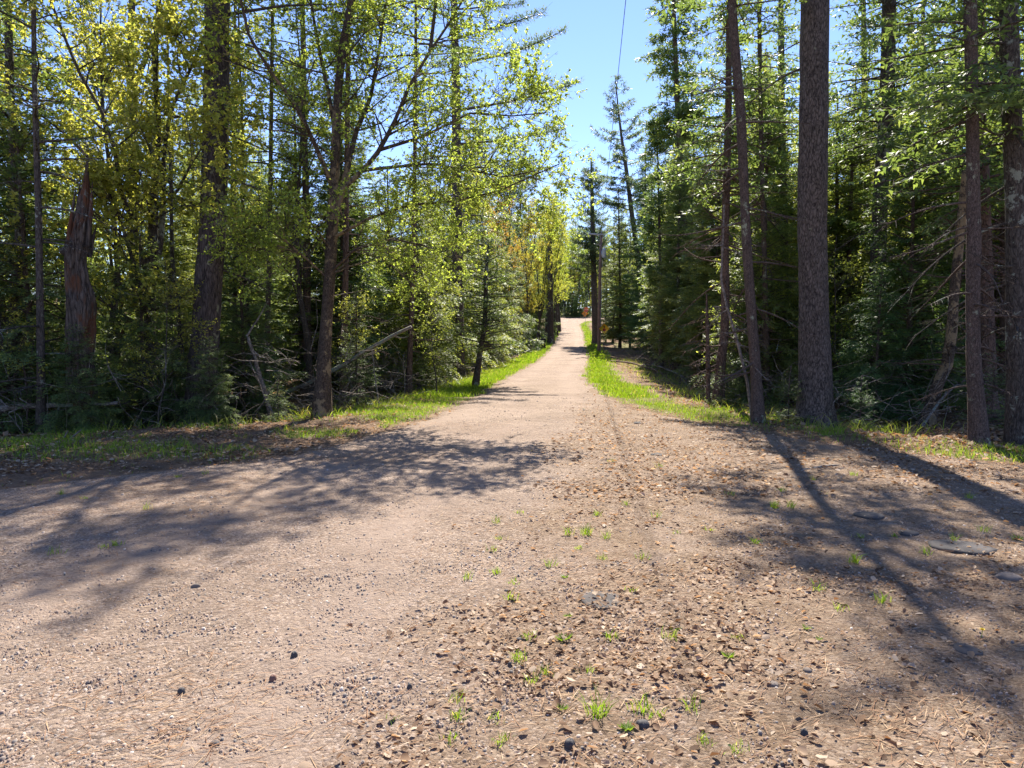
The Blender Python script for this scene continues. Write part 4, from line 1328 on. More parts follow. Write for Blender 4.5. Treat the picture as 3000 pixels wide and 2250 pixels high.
# ------------------------------------------------------------------ individually placed roadside trees (prototype copies)
def put(proto, name, x, y, rot, sc, label, group=None, tintc=None, cat='tree', tilt=(0, 0)):
    return place(PR[proto], name, (x, y, float(gz(x, y)) - .05), rot, sc, label, cat, group, tintc, tilt)


GREY = (1.25, 1.12, 1.15)
PUTS = [
    ('hemlock', 'hemlock_tree', -3.3, 24.5, .3, .62, 'drooping feathery hemlock behind the leaning dead poles, left verge', (1.3, 1.15, .75)),
    ('hemlock', 'hemlock_tree', -3.9, 29.0, 1.3, .80, 'broad olive-green hemlock hanging over the brush pile on the left', (1.3, 1.15, .75)),
    ('hemlock', 'hemlock_tree', -3.2, 35.0, 2.1, .85, 'bushy hemlock in the middle of the left roadside row', (1.3, 1.15, .75)),
    ('hemlock_b', 'hemlock_tree', -2.6, 41.0, 3.2, 1.0, 'rounded dark hemlock past the brush pile, boughs down to the grass', (1.3, 1.15, .75)),
    ('hemlock', 'hemlock_tree', -2.0, 47.0, 4.4, .95, 'grey-green hemlock near the black bin, left roadside', (1.3, 1.15, .75)),
    ('hemlock', 'hemlock_tree', -1.2, 54.0, 5.1, .9, 'dense hemlock just before the black bin on the left', (1.3, 1.15, .75)),
    ('hemlock_b', 'hemlock_tree', -.1, 62.0, .8, 1.1, 'dark hemlock shading the black bin', None),
    ('fir', 'fir_tree', -3.9, 17.8, .5, .42, 'small bright fir behind the crooked mottled tree, tip up like a candle', None),
    ('hemlock_b', 'hemlock_tree', -7.6, 14.6, .9, .50, 'low feathery hemlock boughs around the foot of the snag', None),
    ('hemlock_b', 'hemlock_tree', -9.6, 14.0, 2.5, .75, 'deep green hemlock filling the lower left corner of the wood', None),
    ('hemlock', 'hemlock_tree', -11.2, 15.5, 2.2, .9, 'tall shaggy hemlock at the far left, yellow leaves in front of it', None),
    ('hemlock_b', 'hemlock_tree', -6.3, 16.5, 4.2, .55, 'hemlock of waist-high sprays between the maple and the big pine', None),
    ('spruce_full', 'spruce_tree', -5.2, 22.0, 4.0, .9, 'dark spruce in the shade behind the big lichen-spotted pine', None),
    ('understory', 'broadleaf_sapling', -6.9, 13.7, 1.0, .62, 'low yellow-leaved sapling in front of the big pine, leaves in flat layers', (1.1, .95, .9)),
    ('understory', 'broadleaf_sapling', -9.2, 13.2, 3.0, .8, 'yellow-green sapling left of the snag', (1.1, .95, .9)),
    ('understory', 'broadleaf_sapling', -2.3, 21.5, 2.0, .75, 'bright sapling whose leaf rows hang before the hemlocks', None),
    # right side
    ('spruce_b', 'spruce_tree', 8.4, 36.0, .3, .72, 'mid-green spruce with twiggy grey-brown boughs near the right verge', GREY),
    ('spruce_b', 'spruce_tree', 10.2, 43.0, 1.3, .95, 'broad spruce behind the thin spire spruce on the right', GREY),
    ('spruce_full', 'spruce_tree', 10.6, 50.0, 2.3, .95, 'full dark spruce to the right of the yellow diamond sign', None),
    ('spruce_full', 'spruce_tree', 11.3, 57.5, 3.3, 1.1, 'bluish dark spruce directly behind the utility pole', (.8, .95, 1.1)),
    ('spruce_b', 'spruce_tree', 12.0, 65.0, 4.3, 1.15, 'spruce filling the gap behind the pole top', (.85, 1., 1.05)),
    ('broadleaf_tall', 'broadleaf_tree', 12.0, 72.0, 1.0, .95, 'yellow-green leafy tree glowing above and behind the utility pole', None),
    ('spruce_full', 'spruce_tree', 10.6, 80.0, 2.0, .7, 'low dark spruce by the far bend, right of the road', None),
    ('spruce_b', 'spruce_tree', 7.9, 29.5, 3.4, .62, 'sparse brownish spruce sapling tree between verge and tall leaning spruce', GREY),
    ('spruce_full', 'spruce_tree', 11.8, 47.0, 1.7, 1.1, 'tall full spruce between the thin spire and the ragged-topped tall spruce', GREY),
    ('spruce_b', 'spruce_tree', 9.7, 38.5, 2.7, .8, 'olive spruce with hanging boughs before the ragged-topped tall spruce', GREY),
    ('spruce_b', 'spruce_tree', 12.6, 54.0, 2.2, 1.1, 'tall spruce behind the yellow diamond sign, lit at its tips', None),
    ('broadleaf_multi', 'broadleaf_tree', 14.0, 58.0, 2.2, 1.25, 'leafy yellow-green tree beneath the lone leaning pine', (1.0, 1.0, .85)),
    ('spruce_b', 'spruce_tree', 9.2, 33.0, 5.2, .68, 'grey-green spruce with mossy twigs behind the short dead sapling', GREY),
    ('spruce_b', 'spruce_tree', 10.2, 21.5, 1.1, .62, 'olive spruce boughs filling the space right of the thickest pine', (1.3, 1.1, .9)),
    ('hemlock', 'hemlock_tree', 12.8, 22.5, 2.1, .85, 'olive hemlock between the sturdy shaded trunk and the leaning one', (1.25, 1.1, .9)),
    ('spruce_b', 'spruce_tree', 8.0, 23.5, 3.1, .72, 'grey-olive spruce seen through the gap left of the thickest pine', (1.3, 1.15, 1.0)),
    ('hemlock', 'hemlock_tree', 9.8, 28.0, 4.1, 1.0, 'tall olive hemlock above the gap behind the thickest pine', (1.25, 1.1, .9)),
    ('spruce_b', 'spruce_tree', 15.5, 23.5, 5.1, .75, 'spruce with drooping boughs at the right edge, behind the reddish trunks', (1.2, 1.05, .9)),
    ('spruce_full', 'spruce_tree', 7.6, 26.5, .6, .75, 'full grey-green spruce behind the orange-scarred trunk', (1.25, 1.1, 1.0)),
    ('hemlock', 'hemlock_tree', 13.2, 30.0, 1.6, 1.15, 'broad hemlock deep behind the sturdy shaded trunk', (1.2, 1.1, .9)),
    ('spruce_b', 'spruce_tree', 18.0, 29.0, 2.6, .95, 'tall spruce deep behind the reddish trunks', (1.2, 1.05, .9)),
    ('hemlock_b', 'hemlock_tree', -7.85, 12.75, 4.0, .26, 'small hemlock sprays in front of the foot of the snag', None),
    ('hemlock_b', 'hemlock_tree', -5.95, 13.9, 5.0, .24, 'small hemlock sprays in front of the foot of the big pine', None),
    ('understory', 'broadleaf_sapling', 8.3, 17.8, 1.5, .8, 'pale green sapling in shade right of the thickest pine', None),
    ('understory', 'broadleaf_sapling', 6.3, 19.5, .4, .9, 'leafy sapling left of the thickest pine', None),
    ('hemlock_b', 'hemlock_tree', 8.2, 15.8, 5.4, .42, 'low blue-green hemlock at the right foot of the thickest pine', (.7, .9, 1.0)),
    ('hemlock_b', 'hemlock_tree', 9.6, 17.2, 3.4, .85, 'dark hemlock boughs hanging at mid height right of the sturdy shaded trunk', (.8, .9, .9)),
    ('fir_sapling', 'fir_sapling', 5.55, 14.1, .4, .65, 'tiny fir beside the left foot of the thickest pine', None),
    ('fir_sapling', 'fir_sapling', 6.75, 13.6, 2.4, .6, 'dark fir seedling spreading at the right foot of the thickest pine', (.7, .9, .95)),
    ('fir_sapling', 'fir_sapling', -4.75, 14.3, 1.4, .5, 'small fir seedling right of the pale leaning dead stem', None),
    ('fir_sapling', 'fir_sapling', -6.1, 14.2, 2.4, .8, 'fir seedling at the foot of the big lichen-spotted pine', None),
    ('fir_sapling', 'fir_sapling', -8.9, 12.9, 4.4, .75, 'fir seedling with ragged sprays below the snag', None),
    ('fir_sapling', 'fir_sapling', 5.4, 18.0, 4.0, .6, 'fir seedling in the dead grass by the orange-scarred trunk', None),
    ('fir_sapling', 'fir_sapling', 9.0, 13.2, 4.0, .8, 'fir seedling amid rusty leaves at the right', None),
]
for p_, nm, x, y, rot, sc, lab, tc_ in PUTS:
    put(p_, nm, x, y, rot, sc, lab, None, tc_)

# far leafy trees closing the left side of the sky gap, warm coloured
n_ = 0
for (x, y, k_, sc, tc_, lab) in (
        (-.6, 62, 'broadleaf_multi', 1.15, (1.05, .62, .62), 'russet-leaved tree on the left beneath the sky gap'),
        (1.6, 70, 'broadleaf_multi', 1.15, (1.1, .85, .75), 'golden-leaved tree beside the sky gap, left of the road'),
        (2.9, 74, 'broadleaf_multi', 1.2, (1.1, 1.0, .75), 'yellow leafy tree leaning over the far left roadside'),
        (4.2, 84, 'broadleaf_multi', 1.4, (1.0, .98, .75), 'yellow-orange tree beyond the dark trunk at the far left roadside'),
        (5.6, 94, 'broadleaf_multi', 1.6, (1.1, 1.02, .75), 'bright amber tree overhanging the far end of the road, left side'),
        (6.8, 106, 'broadleaf_multi', 1.7, (1.05, 1.08, .8), 'pale yellow tree near the end of the road, left side'),
        (-3.4, 54, 'broadleaf_tall', 1.1, (1.1, .88, .85), 'amber-tinted tree rising above the left hemlocks'),
        (-2.6, 45, 'broadleaf_multi', 1.0, (1.0, .95, .85), 'leafy olive-yellow tree above the middle of the left row'),
        (2.2, 77, 'hemlock', .8, (1.0, 1.05, .9), 'hemlock beside the stout dark trunk on the left'),
        (3.6, 92, 'hemlock_b', 1.0, (1.1, 1.1, .8), 'low hemlock past the stout dark trunk'),
        (7.6, 122, 'broadleaf_multi', 1.7, (1.0, 1.0, .8), 'lime leafy tree at the left corner of the far junction'),
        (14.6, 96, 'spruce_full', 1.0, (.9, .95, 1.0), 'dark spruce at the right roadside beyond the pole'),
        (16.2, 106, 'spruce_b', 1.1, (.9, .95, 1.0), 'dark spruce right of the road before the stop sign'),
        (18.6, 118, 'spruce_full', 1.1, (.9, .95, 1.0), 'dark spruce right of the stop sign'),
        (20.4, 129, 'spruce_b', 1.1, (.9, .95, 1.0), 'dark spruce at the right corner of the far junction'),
        # leafy trees of the left front
        (-9.8, 17.2, 'broadleaf_tall', .72, (1.1, .95, .85), 'yellow-leaved tree rising behind the snag'),
        (-13.2, 18.6, 'broadleaf_tall', .8, (1.1, .98, .85), 'leafy tree in the upper left corner'),
        (-7.6, 20.5, 'broadleaf_tall', .85, (1.05, .95, .9), 'leafy tree between the forked trunk and the big pine'),
        (-5.6, 19.5, 'broadleaf_tall', .75, (1.0, 1.0, .9), 'leafy tree filling the gap right of the big pine'),
        (-11.4, 20.5, 'broadleaf_multi', .85, (1.1, .95, .85), 'golden-tinted many-stemmed tree at the upper left'),
        # leafy trees glowing behind the right trunks
        (12.6, 24.0, 'broadleaf_tall', .8, (1.05, 1.0, .85), 'glowing leafy tree right of the sturdy shaded trunk'),
        (15.2, 27.0, 'broadleaf_multi', .9, (1.1, 1.0, .85), 'glowing many-stemmed tree behind the straight grey-brown trunk'),
        (10.6, 27.0, 'broadleaf_multi', .9, (1.05, 1.0, .85), 'leafy tree right behind the thickest pine'),
        (13.4, 19.5, 'broadleaf_tall', .62, (1.0, 1.0, .9), 'small leafy tree near the right edge of the wood')):
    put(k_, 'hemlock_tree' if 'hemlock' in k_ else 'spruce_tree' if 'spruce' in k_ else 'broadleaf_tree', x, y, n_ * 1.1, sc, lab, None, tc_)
    n_ += 1
for i, (x, y) in enumerate(((7.0, 168), (10.0, 170), (12.6, 167), (15.5, 170), (4.0, 169), (18.5, 168), (0, 168), (8.5, 176), (13.8, 177), (11.4, 180))):
    put('broadleaf_tall' if i % 2 else 'broadleaf_multi', 'broadleaf_tree', x, y, i * 1.3, 1.6, 'slim dark-stemmed leafy tree standing across the far junction', 'trees across the far junction', (.95, 1.05, .8))
for i, x in enumerate(np.arange(-6, 30, 1.9)):
    y = 156 + 2.5 * math.sin(i * 2.3)
    put('hemlock_b' if i % 3 else 'fir', 'hemlock_tree' if i % 3 else 'fir_tree', float(x), y, i * 1.7, .75 + .25 * math.sin(i * 1.3), 'low dark evergreen in the hedge-like row across the far junction', 'low evergreens across the far junction', (.9, 1.0, .9))
# dark trunk on the left close to the bin
b = rooted([(1614, 985), (1613, 900), (1612, 800), (1610, 650)], 76, [.34, .30, .25, .15], k=10, seed=91)
hero_tree('pine_tree', 'stout dark trunk on the left roadside just past the black bin', b, 'bark_maple')

# ------------------------------------------------------------------ the wood on both sides: every tree an object of its own
taken = [(-9, 14), (7, 14.5)]
frng = np.random.default_rng(77)
FGROUPS = {}
pts = []


def try_fill(n, xr, yr, mind, test):
    out = []
    tries = 0
    while len(out) < n and tries < n * 60:
        tries += 1
        x = frng.uniform(*xr); y = frng.uniform(*yr)
        if not test(x, y): continue
        if any((x - a) ** 2 + (y - b_) ** 2 < mind ** 2 for a, b_ in pts): continue
        pts.append((x, y)); out.append((x, y))
    return out


def in_l(m0, m1):
    return lambda x, y: m0 < float(forest_l(y)) - x < m1 and abs(x) < .80 * y + 4


def in_r(m0, m1):
    return lambda x, y: m0 < x - float(forest_r(y)) < m1 and abs(x) < .80 * y + 4


SETS = [
    # n, xr, yr, mindist, test, kinds(weights), scale range, side word, band word
    (30, (-22, 0), (19.5, 34), 1.9, in_l(1.6, 16), ['hemlock', 'spruce_full', 'hemlock_b', 'spruce_b', 'spruce_full'], (.55, .78), 'left', 'in the shade behind the front row'),
    (34, (-40, 6), (34, 75), 2.6, in_l(3, 30), ['spruce_b', 'tall_spruce', 'broadleaf_tall', 'spruce_b', 'hemlock', 'broadleaf_multi'], (.65, .92), 'left', 'deeper in the wood'),
    (26, (-60, 9), (75, 140), 3.6, in_l(1.5, 30), ['broadleaf_multi', 'white_pine', 'broadleaf_tall', 'spruce_b'], (.95, 1.25), 'left', 'far up the road'),
    (30, (5, 24), (19, 36), 2.0, in_r(2.0, 18), ['spruce_full', 'tall_spruce_b', 'spruce_b', 'broadleaf_tall', 'hemlock', 'broadleaf_multi'], (.6, .85), 'right', 'in the shade behind the front row'),
    (44, (8, 50), (36, 75), 2.6, in_r(1.2, 26), ['tall_spruce_b', 'spruce_b', 'broadleaf_tall', 'spruce_full', 'broadleaf_multi', 'spruce_b'], (.9, 1.2), 'right', 'deeper in the wood'),
    (24, (10, 80), (75, 140), 3.8, in_r(1.0, 34), ['spruce_b', 'broadleaf_tall', 'white_pine', 'broadleaf_multi', 'spruce_full'], (.9, 1.15), 'right', 'far up the road'),
    (44, (-4, 32), (171, 198), 2.4, lambda x, y: True, ['broadleaf_tall', 'spruce_b', 'broadleaf_multi', 'white_pine'], (.9, 1.3), 'far', 'beyond the far junction'),
]
WORDS = {'spruce_full': ('spruce_tree', 'dark spruce'), 'spruce_b': ('spruce_tree', 'dark spruce'), 'hemlock': ('hemlock_tree', 'feathery hemlock'), 'tall_spruce': ('spruce_tree', 'bare-stemmed tall spruce'),
         'tall_spruce_b': ('spruce_tree', 'bare-stemmed tall spruce'), 'broadleaf_tall': ('broadleaf_tree', 'yellow-green leafy tree'), 'broadleaf_multi': ('broadleaf_tree', 'yellow-green leafy tree'),
         'white_pine': ('pine_tree', 'tall open pine'), 'fir': ('fir_tree', 'young dark fir'), 'understory': ('broadleaf_sapling', 'thin leafy sapling'), 'hemlock_b': ('hemlock_tree', 'feathery hemlock')}


def fill_tree(k, x, y, sc, side, band, rng_):
    nm, w = WORDS[k]
    where = band if side == 'far' else '%s on the %s' % (band, side + ' side')
    px = 1500 + x / y * FPX
    LM = [(130, 'near the left edge'), (330, 'behind the snag'), (520, 'behind the young maple'), (720, 'behind the lichen-spotted pine'), (880, 'left of the crooked mottled tree'), (1050, 'behind the crooked mottled tree'),
          (1250, 'right of the crooked mottled tree'), (1450, 'behind the left brush pile'), (1640, 'behind the left roadside hemlocks'), (1690, 'at the end of the road'), (1790, 'behind the utility pole'),
          (1900, 'behind the yellow diamond sign'), (2060, 'behind the ragged-topped tall spruce'), (2150, 'behind the orange-scarred trunk'), (2330, 'behind the slender left-leaning spruce'),
          (2450, 'behind the thickest pine'), (2640, 'behind the sturdy shaded trunk'), (2800, 'behind the mossy-footed leaning trunk'), (9999, 'near the right edge')]
    lm = next(t for lim, t in LM if px < lim)
    bw = {'in the shade behind the front row': 'in the second row', 'deeper in the wood': 'deep in the wood', 'far up the road': 'far off', 'beyond the far junction': 'beyond the far junction', 'under the taller trees': 'low under the tall trees'}[band]
    lab = '%s %s, %s' % (w, bw, lm)
    if k.startswith('broadleaf') or k == 'understory':
        tc_ = (rng_.uniform(.9, 1.1), rng_.uniform(.85, 1.05), rng_.uniform(.8, 1.0))
    else:
        v = rng_.uniform(.95, 1.3); tc_ = (v * rng_.uniform(1.0, 1.2), v, v * rng_.uniform(.85, 1.05))
    put(k, nm, x, y, rng_.uniform(0, 6.28), sc, lab, '%ss %s' % (w, where), tc_, tilt=(rng_.normal(0, .015), rng_.normal(0, .015)))


for n, xr, yr, md, test, kinds, scr, side, band in SETS:
    for i, (x, y) in enumerate(try_fill(n, xr, yr, md, test)):
        fill_tree(kinds[i % len(kinds)], x, y, frng.uniform(*scr), side, band, frng)
# saplings and low firs under the trees
for side, test, xr in (('left', in_l(.8, 12), (-20, 2)), ('right', in_r(1.6, 14), (5, 24))):
    for i, (x, y) in enumerate(try_fill(16, xr, (15.5, 36), 1.2, test)):
        fill_tree(['fir', 'understory', 'hemlock_b', 'understory'][i % 4], x, y, frng.uniform(.35, .75), side, 'under the taller trees', frng)

# the distant wooded slope, one mass
mb = MB()
n = 34000
ang = frng.normal(0, .5, n); dist = frng.uniform(95, 215, n)
X = np.sin(ang) * dist + 8; Y = np.cos(ang) * dist
ok = (np.abs(X - 6) > 32) | (Y > 182)
X, Y = X[ok], Y[ok]; n = len(X)
hmax = 12 + 10 * fbm(X * .12, Y * .12, 95)
Z = gz(X, Y) + hmax * frng.random(n) ** .8
d_ = norm(frng.normal(0, 1, (n, 3)))
L = frng.uniform(.4, 1.0, n)
m_ = 17000
X2 = frng.uniform(-22, 46, m_); Y2 = frng.uniform(184, 200, m_)
Z2 = gz(X2, Y2) + (13 + 9 * fbm(X2 * .2, Y2 * .2, 96)) * frng.random(m_) ** .9
d2 = norm(frng.normal(0, 1, (m_, 3)))
blades(mb, np.stack([X2, Y2, Z2], -1), d2, norm(np.cross(d2, frng.normal(0, 1, (m_, 3)))), frng.uniform(.5, 1.1, m_), frng.uniform(.4, .8, m_), frng.random(m_) * .8)
blades(mb, np.stack([X, Y, Z], -1), d_, norm(np.cross(d_, frng.normal(0, 1, (n, 3)))), L, L * .7, np.clip(fbm(X * .1, Y * .1, 97) * 1.3 - .2, 0, 1))
tag(mb.build('far_woods', M['leaf']), 'distant wooded rise closing the view behind the roadside trees', 'woods', kind='stuff')

# ------------------------------------------------------------------ dead wood and brush
def stick(name, p0, p1, r0, r1, label, matn='dead_wood', sag=.06, n=10, seed=0, twigs=0, cat='dead branch', group=None, twl=.5):
    r_ = np.random.default_rng(900 + seed)
    p0, p1 = np.array(p0, float), np.array(p1, float)
    e = empty(name, p0, label, cat, group) if twigs else None
    t = np.linspace(0, 1, n)[:, None]
    L = np.linalg.norm(p1 - p0)
    P = (p1 - p0) * t + np.array([0, 0, 1.0]) * sag * L * np.sin(t * 3.14) + np.cumsum(r_.normal(0, .012, (n, 3)), 0) * min(L, 2.0) * .6
    P -= P[0]
    mb = MB(); tubes(mb, P, np.linspace(r0, r1, n), 8 if r0 > .03 else 6, rough=ridge(seed % 40, .12) if r0 > .03 else None)
    if twigs:
        mb.build('stem', M[matn], e, True)
        for i in range(twigs):
            tb = MB()
            f = r_.uniform(.2, .95); q = P[int(f * (n - 1))]
            dv = norm(r_.normal(0, 1, 3) + np.array([0, 0, .3])) * twl * r_.uniform(.5, 1.2)
            Q = np.stack([q, q + dv * .4 + r_.normal(0, .03, 3), q + dv * .75 + r_.normal(0, .05, 3), q + dv + r_.normal(0, .06, 3)])
            tubes(tb, Q, np.array([.4, .3, .2, .1]) * max(r1 * 2.2, .012), 5)
            tb.build('twig', M[matn], e, True)
        return e
    o = mb.build(name, M[matn], None, True)
    o.location = p0
    return tag(o, label, cat, group)


def G(px, py, up=0.0):
    p = ground_at(px, py); p[2] += up
    return p


def A(px, py, Y):
    return at_y(px, py, Y)


stick('leaning_dead_stem', G(795, 1232, -.05), A(722, 985, 15.2), .065, .03, 'pale greenish dead stem leaning left, between the pine and the mottled tree', seed=1, sag=.03, n=12, twigs=3)
stick('leaning_dead_stem', A(722, 985, 15.2), A(785, 880, 15.4), .03, .008, 'curved thin grey top of the pale leaning stem, bent back to the right', seed=2, sag=-.05)
stick('fallen_log', A(840, 1150, 18.0), A(1200, 960, 17.2), .06, .04, 'long fallen grey trunk propped diagonally behind the mottled tree', seed=3, sag=.0, n=14, twigs=4)
for i, (a, bq, r0, r1, lab) in enumerate((
        ((1112, 1192), (1085, 1025), .022, .012, 'pale forked dead pole standing nearest to the mottled tree'),
        ((1180, 1170), (1110, 1110), .020, .010, 'short slanting white stick from the forked pole down to the grass'),
        ((1160, 1165), (1140, 1080), .02, .010, 'thin white stick slanting into the verge right of the forked pole'),
        ((1018, 1196), (1060, 1030), .020, .010, 'thin grey dead pole crossing up behind the small fir'),
        ((1040, 1196), (1058, 1135), .022, .016, 'short brown broken stake in the verge by the mottled tree'),
        ((1185, 1168), (1180, 1040), .016, .008, 'upright thin grey stem among the white dead poles'))):
    q = G(*a, -.04)
    stick('dead_pole', q, A(bq[0], bq[1], q[1] + .3), r0, r1, lab, seed=10 + i, sag=.02, twigs=2 if i < 3 else 1, twl=.35)
stick('fallen_branch', G(1270, 1112), G(1395, 1106), .05, .03, 'weathered reddish board-like log lying at the edge of the left brush pile', 'bark_red', seed=20, sag=.01)
stick('fallen_log', A(-40, 1320, 12.8) * np.array([1, 1, 0]) + np.array([0, 0, .25]), A(340, 1180, 13.2), .07, .03, 'grey fallen log lying low at the lower left among dead twigs', seed=21, sag=.02, twigs=5)
stick('fallen_branch', A(350, 1000, 16.5), A(400, 880, 16.2), .05, .04, 'orange-brown broken stub slanting up right of the young maple', 'bark_snag', seed=22, sag=0)
stick('fallen_log', G(1790, 1060, .05), G(1960, 1105, .05), .06, .03, 'thin reddish fallen trunk behind the right grass verge near the pole', 'bark_red', seed=23, sag=.01, twigs=5)
stick('fallen_branch', G(1870, 1075, .05), G(2010, 1120, .1), .05, .03, 'pale fallen branch in the dead brush right of the pole', seed=24, sag=.02, twigs=5)
stick('fallen_log', G(2150, 1120, .1), G(2420, 1090, .4), .08, .05, 'dark mossy log behind the orange-scarred trunk', 'bark_maple', seed=25, sag=.03, twigs=4)
stick('fallen_branch', G(2330, 1110, .1), A(2280, 1030, 18), .03, .012, 'curved pale dead branch left of the thickest pine', seed=26, sag=.1)
stick('ground_stick', G(2345, 1385, .02), G(2480, 1370, .03), .022, .012, 'broken grey stick lying across the long trunk shadow', seed=27, sag=.02, twigs=1, twl=.2, cat='stick')
stick('fallen_branch', G(2700, 1260, .05), G(2890, 1210, .25), .03, .015, 'bent pale branch on the shaded right verge', seed=28, sag=.12, twigs=2)
for i, (a, bq, lab) in enumerate((((535, 1812), (620, 1822), 'charcoal grey stick on the open gravel, left of the middle'),
                                  ((465, 1562), (515, 1510), 'slim bent brown twig at the edge of the left shadow'),
                                  ((1548, 1608), (1578, 1606), 'short dark chunky stick in the middle of the gravel'),
                                  ((1575, 1915), (1625, 1890), 'pale short stick beside the flat weed rosette'),
                                  ((1438, 1900), (1490, 1925), 'thin curved black twig near the rosette weed'),
                                  ((1735, 1980), (1810, 2110), 'brown forked twig at the left of the leaf heap'),
                                  ((590, 2050), (750, 2060), 'long thin dark twig in the lower left gravel'),
                                  ((740, 2110), (785, 2098), 'short dark twig end in the lower left gravel'),
                                  ((2170, 1740), (2178, 1765), 'stubby pale stick near the shadow edge at the right'),
                                  ((2155, 1815), (2215, 1950), 'long thin arched straw-coloured twig at the right'),
                                  ((2100, 1870), (2115, 1845), 'stubby brown stick above the leaf heap'),
                                  ((1510, 1482), (1590, 1510), 'dark twig among leaf scraps in the centre gravel'))):
    p0, p1 = G(*a, .012), G(*bq, .012)
    th = np.linalg.norm(p1 - p0)
    thin = 'thin' in lab or 'slim' in lab or 'twig' in lab
    stick('ground_stick', p0, p1, .004 if thin else .011, .0025 if thin else .008, lab, 'dead_twig' if ('dark' in lab or 'black' in lab or 'charcoal' in lab or 'brown' in lab) else 'dead_wood', sag=.04, n=9, seed=40 + i, cat='stick')

# bare brush: fine dead twigs that nobody could count
mb = MB()
r_ = np.random.default_rng(55)
def brush(cx0, cx1, cy0, cy1, n, h, ln, rad, side):
    X = r_.uniform(cx0, cx1, n); Y = r_.uniform(cy0, cy1, n)
    ins = (float('nan') if False else (forest_l(Y) - X if side == 'l' else X - forest_r(Y)))
    ok = ins > .15
    X, Y = X[ok], Y[ok]; n = len(X)
    d = norm(np.stack([r_.normal(0, 1, n), r_.normal(0, .6, n), r_.normal(.15, .5, n)], -1))
    L = r_.uniform(.3, 1, n)[:, None] * ln
    P0 = np.stack([X, Y, gz(X, Y) + h * r_.random(n) ** 1.6], -1)
    t = np.linspace(0, 1, 5)[None, :, None]
    Q = P0[:, None] + d[:, None] * t * L[:, None] + np.cumsum(r_.normal(0, .05, (n, 5, 3)), 1) * L[:, None]
    tubes(mb, Q, np.linspace(1, .3, 5)[None] * (rad * r_.uniform(.5, 1.4, n))[:, None], 3)
brush(-11, -3.8, 12.3, 17, 900, 1.5, 1.1, .009, 'l')
brush(-4.5, -2.2, 16, 27, 700, 1.3, 1.3, .010, 'l')
brush(-2.6, 1.5, 27, 50, 420, .8, 1.3, .014, 'l')
brush(5.5, 12, 13, 24, 900, 1.1, 1.2, .008, 'r')
brush(6, 12, 24, 58, 700, .7, 1.4, .014, 'r')
brush(-12, -3, 16, 24, 500, 3.0, 1.4, .009, 'l')
tag(mb.build('dead_brush', M['dead_twig']), 'tangle of fine bare dead twigs under the trees on both sides', 'brush', kind='stuff')

# fine twig veil at upper right: dead lower limbs in front of the reddish trunks belong to them; yellowed grass and weeds
mb = MB()
n = 5000
Y = 12.5 + 40 * r_.random(n) ** 1.5; side = r_.random(n) < .5
X = np.where(side, forest_l(Y) - r_.normal(.3, .5, n), forest_r(Y) + r_.normal(.5, .6, n))
grass_blades(mb, X, Y, .15, .40, .012, np.clip(.75 + .25 * r_.random(n), 0, 1), lean=.8)
tag(mb.build('dry_grass', M['grass']), 'dry straw-coloured grass along the edge of the wood', 'grass', kind='stuff')

# mossy mounds
def mound(px, py, rx, ry, h, label, seed, matn='moss'):
    p = G(px, py)
    k, m = 28, 9
    a = np.arange(k) * 2 * np.pi / k
    V = []
    for j in range(m):
        f = j / (m - 1)
        rr = math.cos(f * math.pi / 2)
        wob = .75 + .5 * vnoise(np.cos(a) * 1.6 + 5 + seed, np.sin(a) * 1.6 + 5 + f * 2, seed)
        V.append(np.stack([np.cos(a) * rx * rr * wob, np.sin(a) * ry * rr * wob, (math.sin(f * math.pi / 2) * h * (.8 + .4 * vnoise(a * 2, a * 0 + f * 3, seed + 1))) - .08], -1))
    V = np.concatenate(V)
    i = np.arange(m - 1)[:, None] * k; j = np.arange(k)[None]
    F = np.stack([i + j, i + (j + 1) % k, i + k + (j + 1) % k, i + k + j], -1).reshape(-1, 4)
    b_ = MB(); b_.add(V, F)
    # moss fuzz
    q = np.random.default_rng(seed); n = 500
    c_ = V[q.integers(0, len(V), n)] + q.normal(0, .03, (n, 3))
    d = norm(q.normal(0, .5, (n, 3)) + np.array([0, 0, 1.0]))
    blades(b_, c_, d, norm(np.cross(d, q.normal(0, 1, (n, 3)))), np.full(n, .07), np.full(n, .03), q.random(n))
    o = b_.build('mossy_mound', M[matn], None, True); o.location = p
    return tag(o, label, 'mound')


mound(1905, 1085, .9, .6, .35, 'green mossy hummock in shadow behind the right verge', 3)
mound(1950, 1098, .5, .35, .28, 'small bright mossy hummock in front of the larger one', 4)
mound(2160, 1170, .5, .35, .12, 'yellow-green moss pad right of the orange-scarred trunk', 5)
mound(2850, 1190, .7, .4, .15, 'yellow moss patch glowing behind the straight grey-brown trunk', 6)
mound(1408, 1062, .5, .4, .45, 'low brown stump-like hummock at the end of the left brush pile', 7, 'bark_red')


